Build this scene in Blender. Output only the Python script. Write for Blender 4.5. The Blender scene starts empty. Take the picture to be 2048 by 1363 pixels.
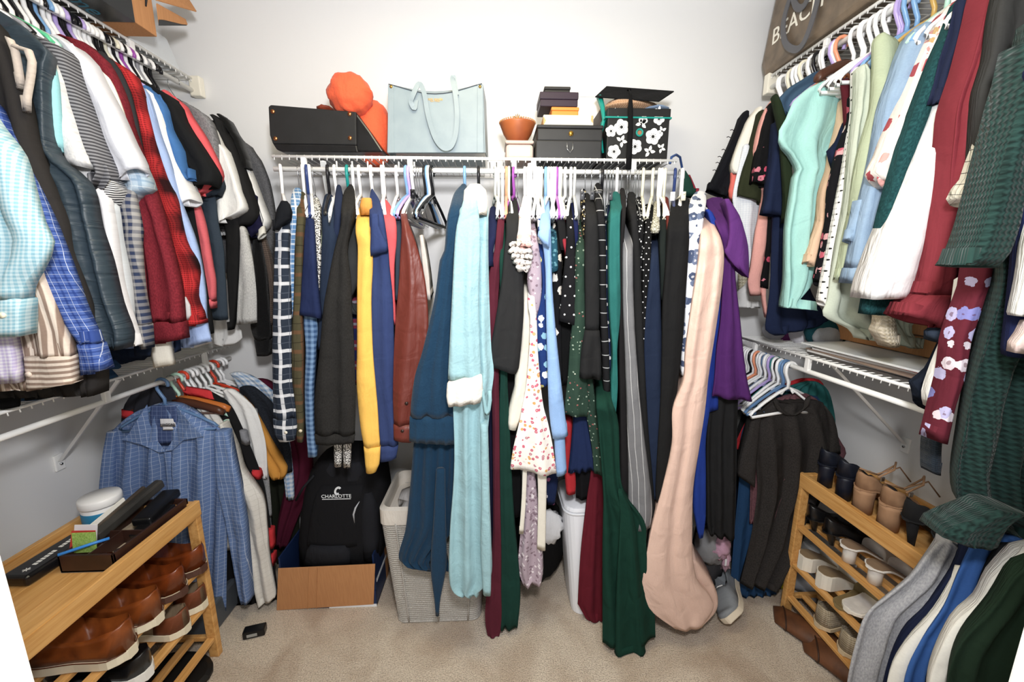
import bpy, math, random
from mathutils import Vector, noise
# ---------------------------------------------------------------- camera, world, lights, exposure
SC = bpy.context.scene
COL = SC.collection
F, CX, CY = 796.0, 1024.0, 681.5
YAW, PITCH, CH = math.radians(2.4), math.radians(10.75), 1.40
FW = Vector((math.sin(YAW)*math.cos(PITCH), math.cos(YAW)*math.cos(PITCH), -math.sin(PITCH)))
RT = Vector((math.cos(YAW), -math.sin(YAW), 0.0))
UP = RT.cross(FW)
CAM = Vector((0, 0, CH))
cd = bpy.data.cameras.new('camera'); cam = bpy.data.objects.new('camera', cd); COL.objects.link(cam)
cam.location = CAM; cam.rotation_euler = (math.pi/2-PITCH, 0, -YAW)
cd.sensor_width = 36; cd.lens = 36*F/2048; cd.clip_start = 0.02
SC.camera = cam
SC.view_settings.view_transform = 'Standard'; SC.view_settings.look = 'None'
SC.view_settings.exposure = 0.16; SC.view_settings.gamma = 1; SC.view_settings.use_curve_mapping = False
w = bpy.data.worlds.new('world'); SC.world = w; w.use_nodes = True
w.node_tree.nodes['Background'].inputs[0].default_value = (1.0, 0.99, 0.97, 1)
w.node_tree.nodes['Background'].inputs[1].default_value = 1.1
def area(name, loc, rot, size, energy, col, sy=None):
    l = bpy.data.lights.new(name, 'AREA'); l.size = size; l.energy = energy; l.color = col
    if sy: l.shape = 'RECTANGLE'; l.size_y = sy
    o = bpy.data.objects.new(name, l); COL.objects.link(o); o.location = loc; o.rotation_euler = rot
    return o
area('flash_light', (0.06, -0.02, 1.78), (math.radians(86), 0, 0), 0.16, 24, (0.985, 0.985, 1.0))
area('ceiling_light', (-0.05, 0.85, 2.40), (0, 0, 0), 0.5, 11, (1.0, 0.88, 0.62))
# ---------------------------------------------------------------- helpers: pixels of the 2048x1363 photo -> points on real planes
def ray(px, py): return FW + RT*((px-CX)/F) - UP*((py-CY)/F)
def atY(px, py, Y): d = ray(px, py); return CAM + d*(Y/d.y)
def atX(px, py, X): d = ray(px, py); return CAM + d*(X/d.x)
def atZ(px, py, Z): d = ray(px, py); return CAM + d*((Z-CH)/d.z)
def lin(h):
    h = h.lstrip('#')
    if len(h) == 3: h = ''.join(c*2 for c in h)
    v = [int(h[i:i+2], 16)/255 for i in (0, 2, 4)]
    return tuple(c/12.92 if c <= .04045 else ((c+.055)/1.055)**2.4 for c in v) + (1,)
ML = {}
class NT:
    def __init__(s, name, rough=.85, metal=0, spec=.3, sheen=0):
        s.m = bpy.data.materials.new(name); s.m.use_nodes = True; s.t = s.m.node_tree; s.b = s.t.nodes['Principled BSDF']
        s.b.inputs['Roughness'].default_value = rough; s.b.inputs['Metallic'].default_value = metal
        s.b.inputs['Specular IOR Level'].default_value = spec
        if sheen: s.b.inputs['Sheen Weight'].default_value = sheen
    def put(s, sock, v):
        if v is None: return
        if hasattr(v, 'is_output'): s.t.links.new(v, sock)
        else: sock.default_value = v
    def n(s, ty, **k):
        nd = s.t.nodes.new('ShaderNode'+ty)
        for a, v in k.items(): setattr(nd, a, v)
        return nd
    def m_(s, op, a, b=None, c=None, clamp=False):
        nd = s.n('Math', operation=op, use_clamp=clamp); s.put(nd.inputs[0], a); s.put(nd.inputs[1], b); s.put(nd.inputs[2], c); return nd.outputs[0]
    def mix(s, f, a, b, bt='MIX'):
        nd = s.n('Mix', data_type='RGBA', blend_type=bt); s.put(nd.inputs[0], f); s.put(nd.inputs[6], a); s.put(nd.inputs[7], b); return nd.outputs[2]
    def uv(s):
        if not hasattr(s, '_uv'):
            s._uv = s.n('UVMap').outputs[0]; sp = s.n('SeparateXYZ'); s.t.links.new(s._uv, sp.inputs[0]); s.u, s.v = sp.outputs[0], sp.outputs[1]
        return s._uv
    def obj(s): return s.n('TexCoord').outputs['Object']
    def scale(s, vec, sc):
        nd = s.n('VectorMath', operation='MULTIPLY'); s.put(nd.inputs[0], vec); nd.inputs[1].default_value = sc; return nd.outputs[0]
    def noise(s, vec, sc, det=2, dist=0):
        nd = s.n('TexNoise'); s.put(nd.inputs['Vector'], vec); nd.inputs['Scale'].default_value = sc; nd.inputs['Detail'].default_value = det
        nd.inputs['Distortion'].default_value = dist; return nd.outputs['Fac']
    def step(s, v, a, b):
        nd = s.n('MapRange', clamp=True); s.put(nd.inputs[0], v); nd.inputs[1].default_value = a; nd.inputs[2].default_value = b; return nd.outputs[0]
    def ramp(s, v, stops, mode='CONSTANT'):
        nd = s.n('ValToRGB'); nd.color_ramp.interpolation = mode; e = nd.color_ramp.elements
        while len(e) < len(stops): e.new(.5)
        for i, (p, c) in enumerate(stops): e[i].position = p; e[i].color = c
        s.put(nd.inputs[0], v); return nd.outputs[0]
    def bump(s, h, st=.3, dist=.01):
        nd = s.n('Bump'); nd.inputs['Strength'].default_value = st; nd.inputs['Distance'].default_value = dist; s.put(nd.inputs['Height'], h)
        if s.b.inputs['Normal'].is_linked: s.t.links.new(s.b.inputs['Normal'].links[0].from_socket, nd.inputs['Normal'])
        s.t.links.new(nd.outputs[0], s.b.inputs['Normal'])
    def col(s, c): s.put(s.b.inputs['Base Color'], c)
def plain(name, hexc, rough=.5, metal=0, spec=.4, var=.0, bump=0, bs=40):
    k = ('p', name, hexc, rough)
    if k in ML: return ML[k]
    t = NT(name, rough, metal, spec); c = lin(hexc)
    if var or bump:
        nz = t.noise(t.obj(), bs, 3)
        if var: t.col(t.mix(t.step(nz, .3, .7), tuple(x*(1-var) for x in c[:3])+(1,), tuple(min(1, x*(1+var)) for x in c[:3])+(1,)))
        else: t.col(c)
        if bump: t.bump(nz, bump, .004)
    else: t.col(c)
    ML[k] = t.m; return t.m
def soft(h):     # cloth dyes: slightly muted
    c = lin(h); g = .3*c[0]+.55*c[1]+.15*c[2]; return tuple(.86*(g+(x-g)*.86) for x in c[:3])+(1,)
def cloth(spec):
    """procedural cloth: 'kind c1 c2 c3 period'"""
    if spec in ML: return ML[spec]
    a = spec.split(); kind = a[0]; cs = [soft(x) for x in a[1:] if x[0] == '#']; ns = [float(x) for x in a[1:] if x[0] != '#']
    p = ns[0] if ns else .02
    c1 = cs[0]; c2 = cs[1] if len(cs) > 1 else tuple(x*.6 for x in c1[:3])+(1,); c3 = cs[2] if len(cs) > 2 else c2
    shiny = kind in ('satin', 'leather', 'puffer')
    t = NT('cloth_'+kind, .45 if shiny else .92, 0, .35 if shiny else .12, .10 if kind in ('velvet', 'knit', 'fleece') else 0)
    uv = t.uv(); u, v = t.u, t.v
    def tri(x, per, ph=0.0):
        return t.m_('SINE', t.m_('MULTIPLY_ADD', x, 2*math.pi/per, ph))
    def band(x, per, frac, ph=0.0):     # 1 inside a stripe covering frac of the period
        f = t.m_('FRACT', t.m_('MULTIPLY_ADD', x, 1/per, ph+50)); return t.m_('LESS_THAN', f, frac)
    fine = t.noise(uv, 260, 2); big = t.noise(uv, 9, 3)
    wob = t.m_('MULTIPLY_ADD', t.noise(uv, 7, 2), p*.5, -p*.25)
    uu = t.m_('ADD', u, wob); vv = t.m_('ADD', v, t.m_('MULTIPLY_ADD', t.noise(uv, 5, 2), p*.5, 0))
    if kind in ('plain', 'satin', 'leather', 'puffer', 'velvet', 'fleece'): c = c1
    elif kind == 'heather': c = t.mix(t.step(t.noise(t.scale(uv, (1, .35, 1)), 420, 2), .35, .65), c1, c2)
    elif kind == 'gingham':
        g = t.m_('ADD', t.step(tri(uu, p), -.2, .2), t.step(tri(vv, p), -.2, .2)); g = t.m_('MULTIPLY', g, .5); c = t.mix(g, c1, c2)
    elif kind == 'plaid':               # broad bands of c2, thin lines of c3 on c1
        b = t.m_('MAXIMUM', band(uu, p, .2), band(vv, p, .2)); both = t.m_('MULTIPLY', band(uu, p, .2), band(vv, p, .2))
        l = t.m_('MAXIMUM', band(uu, p, .03, .4), band(vv, p, .035, .45)); c = t.mix(t.m_('MULTIPLY', b, .75), c1, c2)
        c = t.mix(both, c, c2); c = t.mix(t.m_('MULTIPLY', l, .8), c, c3)
    elif kind == 'buffalo':
        g = t.m_('ADD', t.step(tri(uu, p), -.6, .6), t.step(tri(vv, p*1.2), -.6, .6)); c = t.mix(t.m_('MULTIPLY', g, .5), c1, c2)
        h = t.m_('MULTIPLY', t.m_('ADD', tri(uu, .006), tri(vv, .006)), .3); c = t.mix(t.step(h, -.2, .9), c, c2)
    elif kind == 'vstripe': c = t.mix(t.step(tri(uu, p), -.3, .3), c1, c2)
    elif kind == 'hstripe': c = t.mix(t.step(tri(vv, p), -.3, .3), c1, c2)
    elif kind == 'pinstripe': c = t.mix(band(uu, p, .08), c1, c2)
    elif kind == 'windowpane': c = t.mix(t.m_('MAXIMUM', band(uu, p, .06), band(vv, p, .06)), c1, c2)
    elif kind == 'rugby':
        f = t.m_('FRACT', t.m_('MULTIPLY_ADD', vv, 1/p, 50)); c = t.ramp(f, [(0, c1), (.35, c2), (.5, c3), (.62, c2), (.8, c1)])
    elif kind == 'dots':
        row = t.m_('FLOOR', t.m_('MULTIPLY_ADD', v, 1/p, 50)); off = t.m_('MULTIPLY', t.m_('MODULO', row, 2), .5)
        fu = t.m_('SUBTRACT', t.m_('FRACT', t.m_('ADD', t.m_('MULTIPLY_ADD', u, 1/p, 50), off)), .5); fv = t.m_('SUBTRACT', t.m_('FRACT', t.m_('MULTIPLY_ADD', v, 1/p, 50)), .5)
        d = t.m_('SQRT', t.m_('ADD', t.m_('MULTIPLY', fu, fu), t.m_('MULTIPLY', fv, fv))); c = t.mix(t.m_('LESS_THAN', d, ns[1] if len(ns) > 1 else .15), c1, c2)
    elif kind == 'floral':              # p = cell size, second number = bloom radius
        r = ns[1] if len(ns) > 1 else .35
        vo = t.n('TexVoronoi'); wv = t.n('VectorMath', operation='ADD'); nn = t.n('TexNoise'); nn.inputs['Scale'].default_value = 120; t.t.links.new(uv, nn.inputs['Vector'])
        t.t.links.new(uv, wv.inputs[0]); t.t.links.new(t.scale(nn.outputs['Color'], (p*.28,)*3), wv.inputs[1]); t.t.links.new(wv.outputs[0], vo.inputs['Vector']); vo.inputs['Scale'].default_value = 1/p
        msk = t.m_('LESS_THAN', vo.outputs['Distance'], r); core = t.m_('LESS_THAN', vo.outputs['Distance'], r*.32)
        sp = t.n('SeparateColor'); t.t.links.new(vo.outputs['Color'], sp.inputs[0])
        fc = t.ramp(sp.outputs[0], [(0, c2), (.55, c3), (.85, cs[3] if len(cs) > 3 else c2)])
        keep = t.m_('GREATER_THAN', sp.outputs[1], .3); c = t.mix(t.m_('MULTIPLY', msk, keep), c1, fc); c = t.mix(t.m_('MULTIPLY', t.m_('MULTIPLY', core, keep), .6), c, c1)
    elif kind == 'knit':
        z = t.m_('MULTIPLY', t.m_('ADD', tri(t.m_('ADD', u, t.m_('MULTIPLY', t.m_('ABSOLUTE', tri(v, p*2)), p*.4)), p), tri(v, p*1.3)), .5)
        c = t.mix(t.step(t.m_('ADD', z, t.m_('MULTIPLY_ADD', fine, 1.6, -.8)), -.7, .9), c1, c2); t.bump(z, .5, .002)
    elif kind == 'marl': c = t.mix(t.step(t.noise(uv, 230, 1), .46, .54), c1, c2)
    elif kind == 'denim': c = t.mix(t.step(t.noise(t.scale(uv, (1, .25, 1)), 60, 4), .3, .7), c1, c2); c = t.mix(t.step(big, .55, .8), c, c3) if len(cs) > 2 else c
    else: raise ValueError(kind)
    f = t.m_('MULTIPLY_ADD', t.step(fine, .2, .8), .10, .93)
    hsv = t.n('HueSaturation'); t.put(hsv.inputs['Color'], c); t.put(hsv.inputs['Value'], f); t.col(hsv.outputs[0])
    wr = t.noise(t.scale(uv, (1, .22, 1)), 26 if kind != 'puffer' else 9, 3, .6); t.bump(wr, .40, .014)
    wr2 = t.noise(uv, 14, 2, .8); t.bump(wr2, .45, .012)
    if kind in ('velvet', 'fleece'): t.bump(t.noise(uv, 180 if kind == 'velvet' else 120, 2), .5, .003)
    if kind == 'puffer': t.bump(t.noise(t.scale(uv, (.35, 1, 1)), 30, 2, 1.5), .7, .012)
    else: t.bump(fine, .12, .001)
    ML[spec] = t.m; return t.m
# ---------------------------------------------------------------- object helpers
def link(o, parent=None):
    COL.objects.link(o)
    if parent: o.parent = parent
    return o
def tag(o, label=None, cat=None, group=None, kind=None):
    for k, v in (('label', label), ('category', cat), ('group', group), ('kind', kind)):
        if v: o[k] = v
    return o
def empty(name, loc, label, cat, group=None, rz=0):
    o = bpy.data.objects.new(name, None); COL.objects.link(o); o.empty_display_size = .05
    o.location = loc; o.rotation_euler = (0, 0, rz); o['W'] = 0; del o['W']
    return tag(o, label, cat, group)
class MB:
    def __init__(s): s.v = []; s.f = []; s.uv = []
    def add(s, vs, fs, uvs=None):
        n = len(s.v); s.v += [Vector(p) for p in vs]; s.f += [tuple(i+n for i in f) for f in fs]
        s.uv += list(uvs) if uvs else [(p[0], p[2]) for p in vs]
        return s
    def box(s, a, b):
        x0, y0, z0 = a; x1, y1, z1 = b
        vs = [(x0, y0, z0), (x1, y0, z0), (x1, y1, z0), (x0, y1, z0), (x0, y0, z1), (x1, y0, z1), (x1, y1, z1), (x0, y1, z1)]
        return s.add(vs, [(0, 3, 2, 1), (4, 5, 6, 7), (0, 1, 5, 4), (1, 2, 6, 5), (2, 3, 7, 6), (3, 0, 4, 7)])
    def hexa(s, p8):  # 4 bottom, 4 top corners
        return s.add(p8, [(0, 3, 2, 1), (4, 5, 6, 7), (0, 1, 5, 4), (1, 2, 6, 5), (2, 3, 7, 6), (3, 0, 4, 7)])
    def tube(s, pts, r, n=6, close=False, flat=1.0):
        pts = [Vector(p) for p in pts]; m = len(pts); rs = r if isinstance(r, (list, tuple)) else [r]*m; vs = []; fs = []; pn = None
        for i, p in enumerate(pts):
            if close: d = pts[(i+1) % m]-pts[i-1]
            else: d = pts[min(i+1, m-1)]-pts[max(i-1, 0)]
            d = d.normalized() if d.length > 1e-9 else Vector((0, 0, 1))
            if pn is None: a = Vector((0, 0, 1)) if abs(d.z) < .9 else Vector((1, 0, 0)); pn = (a-d*a.dot(d)).normalized()
            else: pn = (pn-d*pn.dot(d)).normalized()
            bn = d.cross(pn)
            for k in range(n):
                t = 2*math.pi*k/n; vs.append(p+(pn*math.cos(t)*flat+bn*math.sin(t))*rs[i])
        for i in range(m if close else m-1):
            j = (i+1) % m
            for k in range(n): fs.append((i*n+k, i*n+(k+1) % n, j*n+(k+1) % n, j*n+k))
        if not close: fs += [tuple(range(n-1, -1, -1)), tuple(range((m-1)*n, m*n))]
        return s.add(vs, fs)
    def loft(s, rings, cap0=True, cap1=True, uv=True):
        n = len(rings[0]); vs = [Vector(p) for r in rings for p in r]; fs = []; uvs = []
        for i in range(len(rings)-1):
            for k in range(n): fs.append((i*n+k, i*n+(k+1) % n, (i+1)*n+(k+1) % n, (i+1)*n+k))
        if cap0: fs.append(tuple(range(n-1, -1, -1)))
        if cap1: fs.append(tuple(range((len(rings)-1)*n, len(rings)*n)))
        return s.add(vs, fs)
    def lathe(s, prof, n=24, c=(0, 0, 0), sx=1, sy=1):
        rings = [[(c[0]+r*sx*math.cos(2*math.pi*k/n), c[1]+r*sy*math.sin(2*math.pi*k/n), c[2]+z) for k in range(n)] for r, z in prof]
        return s.loft(rings)
    def build(s, name, mat, parent=None, smooth=False, bevel=0, origin=None, seg=2):
        me = bpy.data.meshes.new(name); off = Vector(origin) if origin else Vector((0, 0, 0))
        me.from_pydata([p-off for p in s.v], [], s.f)
        ul = me.uv_layers.new(name='UVMap'); d = []
        for l in me.loops: d += s.uv[l.vertex_index]
        ul.data.foreach_set('uv', d)
        me.materials.append(mat)
        if smooth: me.polygons.foreach_set('use_smooth', [True]*len(me.polygons))
        me.update(); o = bpy.data.objects.new(name, me)
        if bevel:
            b = o.modifiers.new('bevel', 'BEVEL'); b.width = bevel; b.segments = seg; b.limit_method = 'ANGLE'; b.harden_normals = False
        link(o, parent)
        if parent is None and origin: o.location = off
        return o
def part(name, mb, mat, parent, **k):     # vertices given in world space, parent an unrotated empty
    k.setdefault('origin', tuple(parent.location)); return mb.build(name, mat, parent, **k)
def text(name, s, mat, parent, loc, rot, size, ext=.0006, shear=0, align='CENTER'):
    cu = bpy.data.curves.new(name, 'FONT'); cu.body = s; cu.size = size; cu.extrude = ext; cu.align_x = align; cu.align_y = 'CENTER'; cu.shear = shear; cu.resolution_u = 3
    tmp = bpy.data.objects.new('tmp', cu); me = bpy.data.meshes.new_from_object(tmp); bpy.data.objects.remove(tmp)
    me.materials.clear(); me.materials.append(mat); o = bpy.data.objects.new(name, me); link(o, parent)
    o.location = Vector(loc)-(Vector(parent.location) if parent else Vector()); o.rotation_euler = rot; return o
def smooth01(t): t = max(0., min(1., t)); return t*t*(3-2*t)
# ---------------------------------------------------------------- room shell
LW, RW, BW, CZ, FY = -1.50, 1.49, 1.80, 2.46, 0.30
def wallmat(name, hexc):
    t = NT(name, .75, 0, .25); t.col(lin(hexc)); t.bump(t.noise(t.obj(), 90, 3), .08, .002); return t.m
WALL = wallmat('painted_wall', '#e8e8e8'); CEIL = wallmat('painted_ceiling', '#f2f1ec')
def struct(name, a, b, mat, bevel=0):
    o = MB().box(a, b).build(name, mat, bevel=bevel); o['kind'] = 'structure'; return o
struct('wall_left', (LW-.1, FY-.12, 0), (LW, BW+.1, CZ), WALL)
struct('wall_right', (RW, FY-.12, 0), (RW+.1, BW+.1, CZ), WALL)
struct('wall_back', (LW, BW, 0), (RW, BW+.1, CZ), WALL)
struct('ceiling', (LW-.1, FY-.12, CZ), (RW+.1, BW+.1, CZ+.1), CEIL)
DL, DR = -.425, .53
struct('wall_front_left', (LW, FY-.12, 0), (DL-.02, FY, CZ), WALL)
struct('wall_front_right', (DR+.02, FY-.12, 0), (RW, FY, CZ), WALL)
struct('wall_front_header', (DL-.02, FY-.12, 2.06), (DR+.02, FY, CZ), WALL)
TRIM = plain('white_trim_paint', '#fbfaf6', .45)
struct('trim_1', (DL-.02, FY-.14, 0), (DL, FY+.02, 2.06), TRIM, .003)
struct('trim_2', (DR, FY-.14, 0), (DR+.02, FY+.02, 2.06), TRIM, .003)
struct('trim_3', (DL-.02, FY-.14, 2.04), (DR+.02, FY+.02, 2.06), TRIM, .003)
for nm, a, b in (('baseboard_left', (LW, FY, 0), (LW+.014, BW, .085)), ('baseboard_right', (RW-.014, FY, 0), (RW, BW, .085)), ('baseboard_back', (LW+.014, BW-.014, 0), (RW-.014, BW, .085))):
    struct(nm, a, b, TRIM, .004)
# carpet: low bumpy pile
t = NT('beige_carpet', .98, 0, .05, .2); ob = t.obj()
n1 = t.noise(ob, 4.0, 4, .8); n2 = t.noise(ob, 230, 3); n3 = t.noise(ob, 1.8, 3, .5)
c = t.mix(t.step(n1, .42, .68), lin('#e6d7c4'), lin('#bfa993')); c = t.mix(t.m_('MULTIPLY', t.step(n3, .55, .75), .4), c, lin('#a58d76'))
c = t.mix(t.m_('MULTIPLY', t.step(n2, .42, .62), .5), c, lin('#8f7c6a')); t.col(c); t.bump(n2, 1, .008); t.bump(n1, .4, .02)
CARPET = t.m
struct('floor', (LW-.1, -.8, -.05), (RW+.1, BW+.1, 0), CARPET)
# ---------------------------------------------------------------- wire shelving
WIRE = plain('white_vinyl_wire', '#f6f6f4', .4); METAL = plain('polished_wire', '#b9bcc0', .25, 1)
def wire_shelf(label, axis, fixed_front, wall, lo, hi, z, rod_dz, braces, clips, ends=True):
    """axis 'x' = rails run along x (back wall); axis 'y' = rails run along y"""
    def P(u, d, zz): return (u, d, zz) if axis == 'x' else (d, u, zz)
    s = 1 if wall > fixed_front else -1
    root = empty('wire_shelf', P((lo+hi)/2, wall, z), label, 'shelf')
    r = MB().tube([P(lo, fixed_front, z), P(hi, fixed_front, z)], .0052, 8); part('front_rail', r, WIRE, root, smooth=True)
    r = MB().tube([P(lo, fixed_front+s*.004, z+rod_dz), P(hi, fixed_front+s*.004, z+rod_dz)], .0085, 10); part('hanging_rod', r, WIRE, root, smooth=True)
    m = MB()
    for q in (.5, 1): m.tube([P(lo, fixed_front+(wall-fixed_front)*q-s*.006*q, z-.004), P(hi, fixed_front+(wall-fixed_front)*q-s*.006*q, z-.004)], .003, 6)
    part('long_rail', m, WIRE, root, smooth=True)
    m = MB(); n = int((hi-lo)/.0254)
    for i in range(n+1):
        u = lo+.008+i*(hi-lo-.016)/n; m.tube([P(u, wall-s*.004, z+.003), P(u, fixed_front-s*.002, z+.004), P(u, fixed_front-s*.003, z-.012)], .0018, 5)
    o = part('deck_wires', m, WIRE, root, smooth=True); o['kind'] = 'stuff'
    for u in clips:
        w2 = .009; b = MB().box(*[tuple(map(min, zip(P(u-w2, fixed_front-.004, z-.0), P(u+w2, fixed_front+.010, z+rod_dz)))), tuple(map(max, zip(P(u-w2, fixed_front-.004, z-.0), P(u+w2, fixed_front+.010, z+rod_dz))))]); part('rod_support', b, WIRE, root, bevel=.002)
    for u0, u1, zb in braces:
        a, b = Vector(P(u0, fixed_front+s*.015, z-.01)), Vector(P(u1, wall-s*.012, zb))
        br = part('brace', MB().tube([a, b], .010, 4, flat=.35), WIRE, root)
        e = MB().box(*[tuple(map(min, zip(P(u1-.016, wall, zb-.035), P(u1+.016, wall-s*.008, zb+.022)))), tuple(map(max, zip(P(u1-.016, wall, zb-.035), P(u1+.016, wall-s*.008, zb+.022))))])
        part('brace_foot', e, WIRE, root, bevel=.003)
        q = P(u1, wall-s*.009, zb-.012); sc = MB(); ax = Vector(P(0, -s*.004, 0)); sc.tube([Vector(q)-ax, Vector(q)+ax], .0042, 8); part('screw', sc, METAL, root, smooth=True)
    if ends:
        for u in ends:
            sg = 1 if u > (lo+hi)/2 else -1
            b = MB().box(*[tuple(map(min, zip(P(u, fixed_front-.012, z+.012), P(u-sg*.03, fixed_front+.03, z+rod_dz-.02)))), tuple(map(max, zip(P(u, fixed_front-.012, z+.012), P(u-sg*.03, fixed_front+.03, z+rod_dz-.02))))])
            part('wall_bracket', b, plain('cream_plastic', '#efeadb', .4), root, bevel=.004)
    return root
RODL, RODR, RODB = -1.18, 1.09, 1.50
wire_shelf('long white wire shelf along the left wall at the top', 'y', RODL, LW, .42, BW-.004, 2.116, -.041, [(1.12, .95, 1.80)], (.75, 1.165, 1.50), (BW-.002,))
wire_shelf('lower white wire shelf on the left wall above the bamboo rack', 'y', RODL, LW, .42, BW-.02, 1.055, -.060, [(1.27, 1.325, .745), (.65, .68, .745)], (.86, 1.20, 1.62), ())
wire_shelf('long white wire shelf along the right wall at the top', 'y', RODR, RW, .42, BW-.09, 2.130, -.042, [(1.10, .95, 1.80)], (.75, 1.13, 1.42), (BW-.088,))
wire_shelf('lower white wire shelf on the right wall holding magazines', 'y', RODR, RW, .88, BW-.10, 1.085, -.050, [(1.22, 1.29, .765)], (.895, 1.31, 1.60), ())
wire_shelf('white wire shelf on the back wall carrying the handbags and boxes', 'x', RODB, BW, -.765, .655, 1.769, -.040, [(-.60, -.68, 1.50), (.13, .13, 1.50)], (-.66, -.295, .07, .14, .50), ())
# the pale garments' rods are part of their shelves
# ---------------------------------------------------------------- hangers
HM = {}
HC = {'smoke': '#55565a', 'white': '#f7f7f7', 'black': '#16161a', 'blue': '#7fa9d6', 'navy': '#2a3c70', 'lilac': '#b9a6dd', 'teal': '#1c8a86', 'mint': '#b8dccb', 'purple': '#9c4fa8', 'red': '#d9482f', 'green': '#5fc494', 'cream': '#ece7d2',
      'magenta': '#c33b86', 'grey': '#9a9aa0', 'slate': '#5f7fa8', 'clear': '#d9dbd8', 'wood': '#b96a30', 'darkwood': '#4a2a1c', 'gold': '#c7a25c', 'aqua': '#4fc4bd', 'peach': '#f2a07d'}
def hanger_meshes(kind, colr):
    k = (kind, colr)
    if k in HM: return HM[k]
    mat = plain(colr+'_hanger_plastic', HC[colr], .3 if kind != 'wood' else .4); wm = METAL if colr != 'gold' else plain('brass_wire', '#c7a25c', .3, 1)
    r = {'plastic': .0056, 'wire': .0014, 'wood': .0016, 'clip': .0014}[kind]
    hook = [(.0+.020*math.cos(a)-.0, 0, .004+.020*math.sin(a)) for a in [math.radians(x) for x in (-25, 0, 30, 60, 90, 120, 150, 180)]]
    hook = [(x, y, z+.002) for x, y, z in hook]; hook = hook+[(-.019, 0, -.012), (-.008, 0, -.034), (0, 0, -.048), (0, 0, -.075)]
    hb = MB().tube(hook, r, 7); h = bpy.data.meshes.new('hook')
    fb = MB()
    if kind == 'wood':
        for s in (-1, 1):
            pts = [(s*x, 0, -.072-.045*(x/.21)**1.6) for x in (0, .04, .09, .14, .19, .215)]; fb.tube(pts, [.012, .013, .013, .012, .013, .010], 6, flat=1.3)
        fb.tube([(-.19, 0, -.12), (.19, 0, -.12)], .0045, 6)
    elif kind == 'clip':
        fb.tube([(-.16, 0, -.078), (.16, 0, -.078)], .0045, 6)
        for s in (-1, 1): fb.box((s*.14-.007, -.007, -.100), (s*.14+.007, .007, -.072))
    else:
        fb.tube([(0, 0, -.070), (.06, 0, -.088), (.13, 0, -.115), (.195, 0, -.145), (.208, 0, -.156), (.198, 0, -.166), (0, 0, -.166), (-.198, 0, -.166), (-.208, 0, -.156), (-.195, 0, -.145), (-.13, 0, -.115), (-.06, 0, -.088)], r, 7, close=True)
        if kind == 'plastic':
            for s in (-1, 1): fb.tube([(s*.02, 0, -.078), (s*.035, 0, -.092), (s*.05, 0, -.085)], r*.8, 5)
    def mk(mb, nm, mt):
        me = bpy.data.meshes.new(nm); me.from_pydata(mb.v, [], mb.f); me.materials.append(mt); me.polygons.foreach_set('use_smooth', [True]*len(me.polygons)); return me
    hm = mat if kind == 'plastic' else wm; fm = wm if kind == 'wire' else mat
    HM[k] = (mk(hb, 'hook', hm), mk(fb, 'frame', fm)); return HM[k]
def hanger(x, y, ang, kind, colr, label, group, z):
    fs = .55 if z == RODZ['R'] else .8 if z == RODZ['L'] else .86 if z == RODZ['B'] else .8 if z == RODZ['l'] else .5 if 'holding' in label else .85
    """ang = direction of the arms in the floor plane; z = rod axis height"""
    h, f = hanger_meshes(kind, colr)
    ro = empty('clothes_hanger', (x, y, z-.0135), label, 'hanger', group, ang)
    for nm, me in (('hook', h), ('frame', f)):
        o = link(bpy.data.objects.new(nm, me), ro)
        if nm == 'frame': o.scale = (fs, 1, 1)
    return ro
# ---------------------------------------------------------------- hanging garments
def rows_of(s):
    out = []
    for r in s.split('/'):
        v = [float(x) for x in r.strip('() ').split()]
        out.append(((v[0], v[1], v[2], v[3]) if len(v) == 4 else (v[1], v[0], v[2], v[0])))
    return out      # (xl, yl, xr, yr)
def catmull(P, t):
    n = len(P)-1; i = min(int(t), n-1); f = t-i
    p1, p2 = P[i], P[i+1]; p0 = P[i-1] if i > 0 else p1+(p1-p2); p3 = P[i+2] if i+2 <= n else p2+(p2-p1)
    return .5*((2*p1)+(p2-p0)*f+(2*p0-5*p1+4*p2-p3)*f*f+(3*p1-p0-3*p2+p3)*f**3)
RODZ = {'L': 2.075, 'R': 2.088, 'B': 1.729, 'l': .995, 'r': 1.035}
def resample(rows, side, Y, flat, rodc=1.5, T=None):
    T = T or .03
    raw = []; z0 = None
    for xl, yl, xr, yr in rows:
        if side == 'B':
            zz = atY((xl+xr)/2, (yl+yr)/2, Y).z
            if z0 is None: z0 = zz
            Yf = Y if flat else rodc-(rodc-Y)*(smooth01((z0-zz)/.085+.12))**.8
        else: Yf = Y
        pl, pr = atY(xl, yl, Yf), atY(xr, yr, Yf)
        if side == 'L': pr.x = atY(xr, yr, Yf+T*.5).x; pl.x = min(pl.x, pr.x-.012)      # the far edge of the thickness makes the outline seen from the aisle
        if side == 'R': pl.x = atY(xl, yl, Yf+T*.5).x; pr.x = max(pr.x, pl.x+.012)
        raw.append((pl, pr, Yf, (yl+yr)/2))
    if len(raw) == 1: raw = raw*2
    PL = [a[0] for a in raw]; PR = [a[1] for a in raw]
    out = []
    for i in range(len(raw)-1):
        L = max((PL[i+1]-PL[i]).length, (PR[i+1]-PR[i]).length); k = max(1, min(14, int(L/.022+.5)))
        for j in range(k+(1 if i == len(raw)-2 else 0)):
            t = i+j/k; f = j/k
            out.append([catmull(PL, t), catmull(PR, t), raw[i][2]*(1-f)+raw[i+1][2]*f, raw[i][3]*(1-f)+raw[i+1][3]*f])
    return out
SEED = [7]
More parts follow.
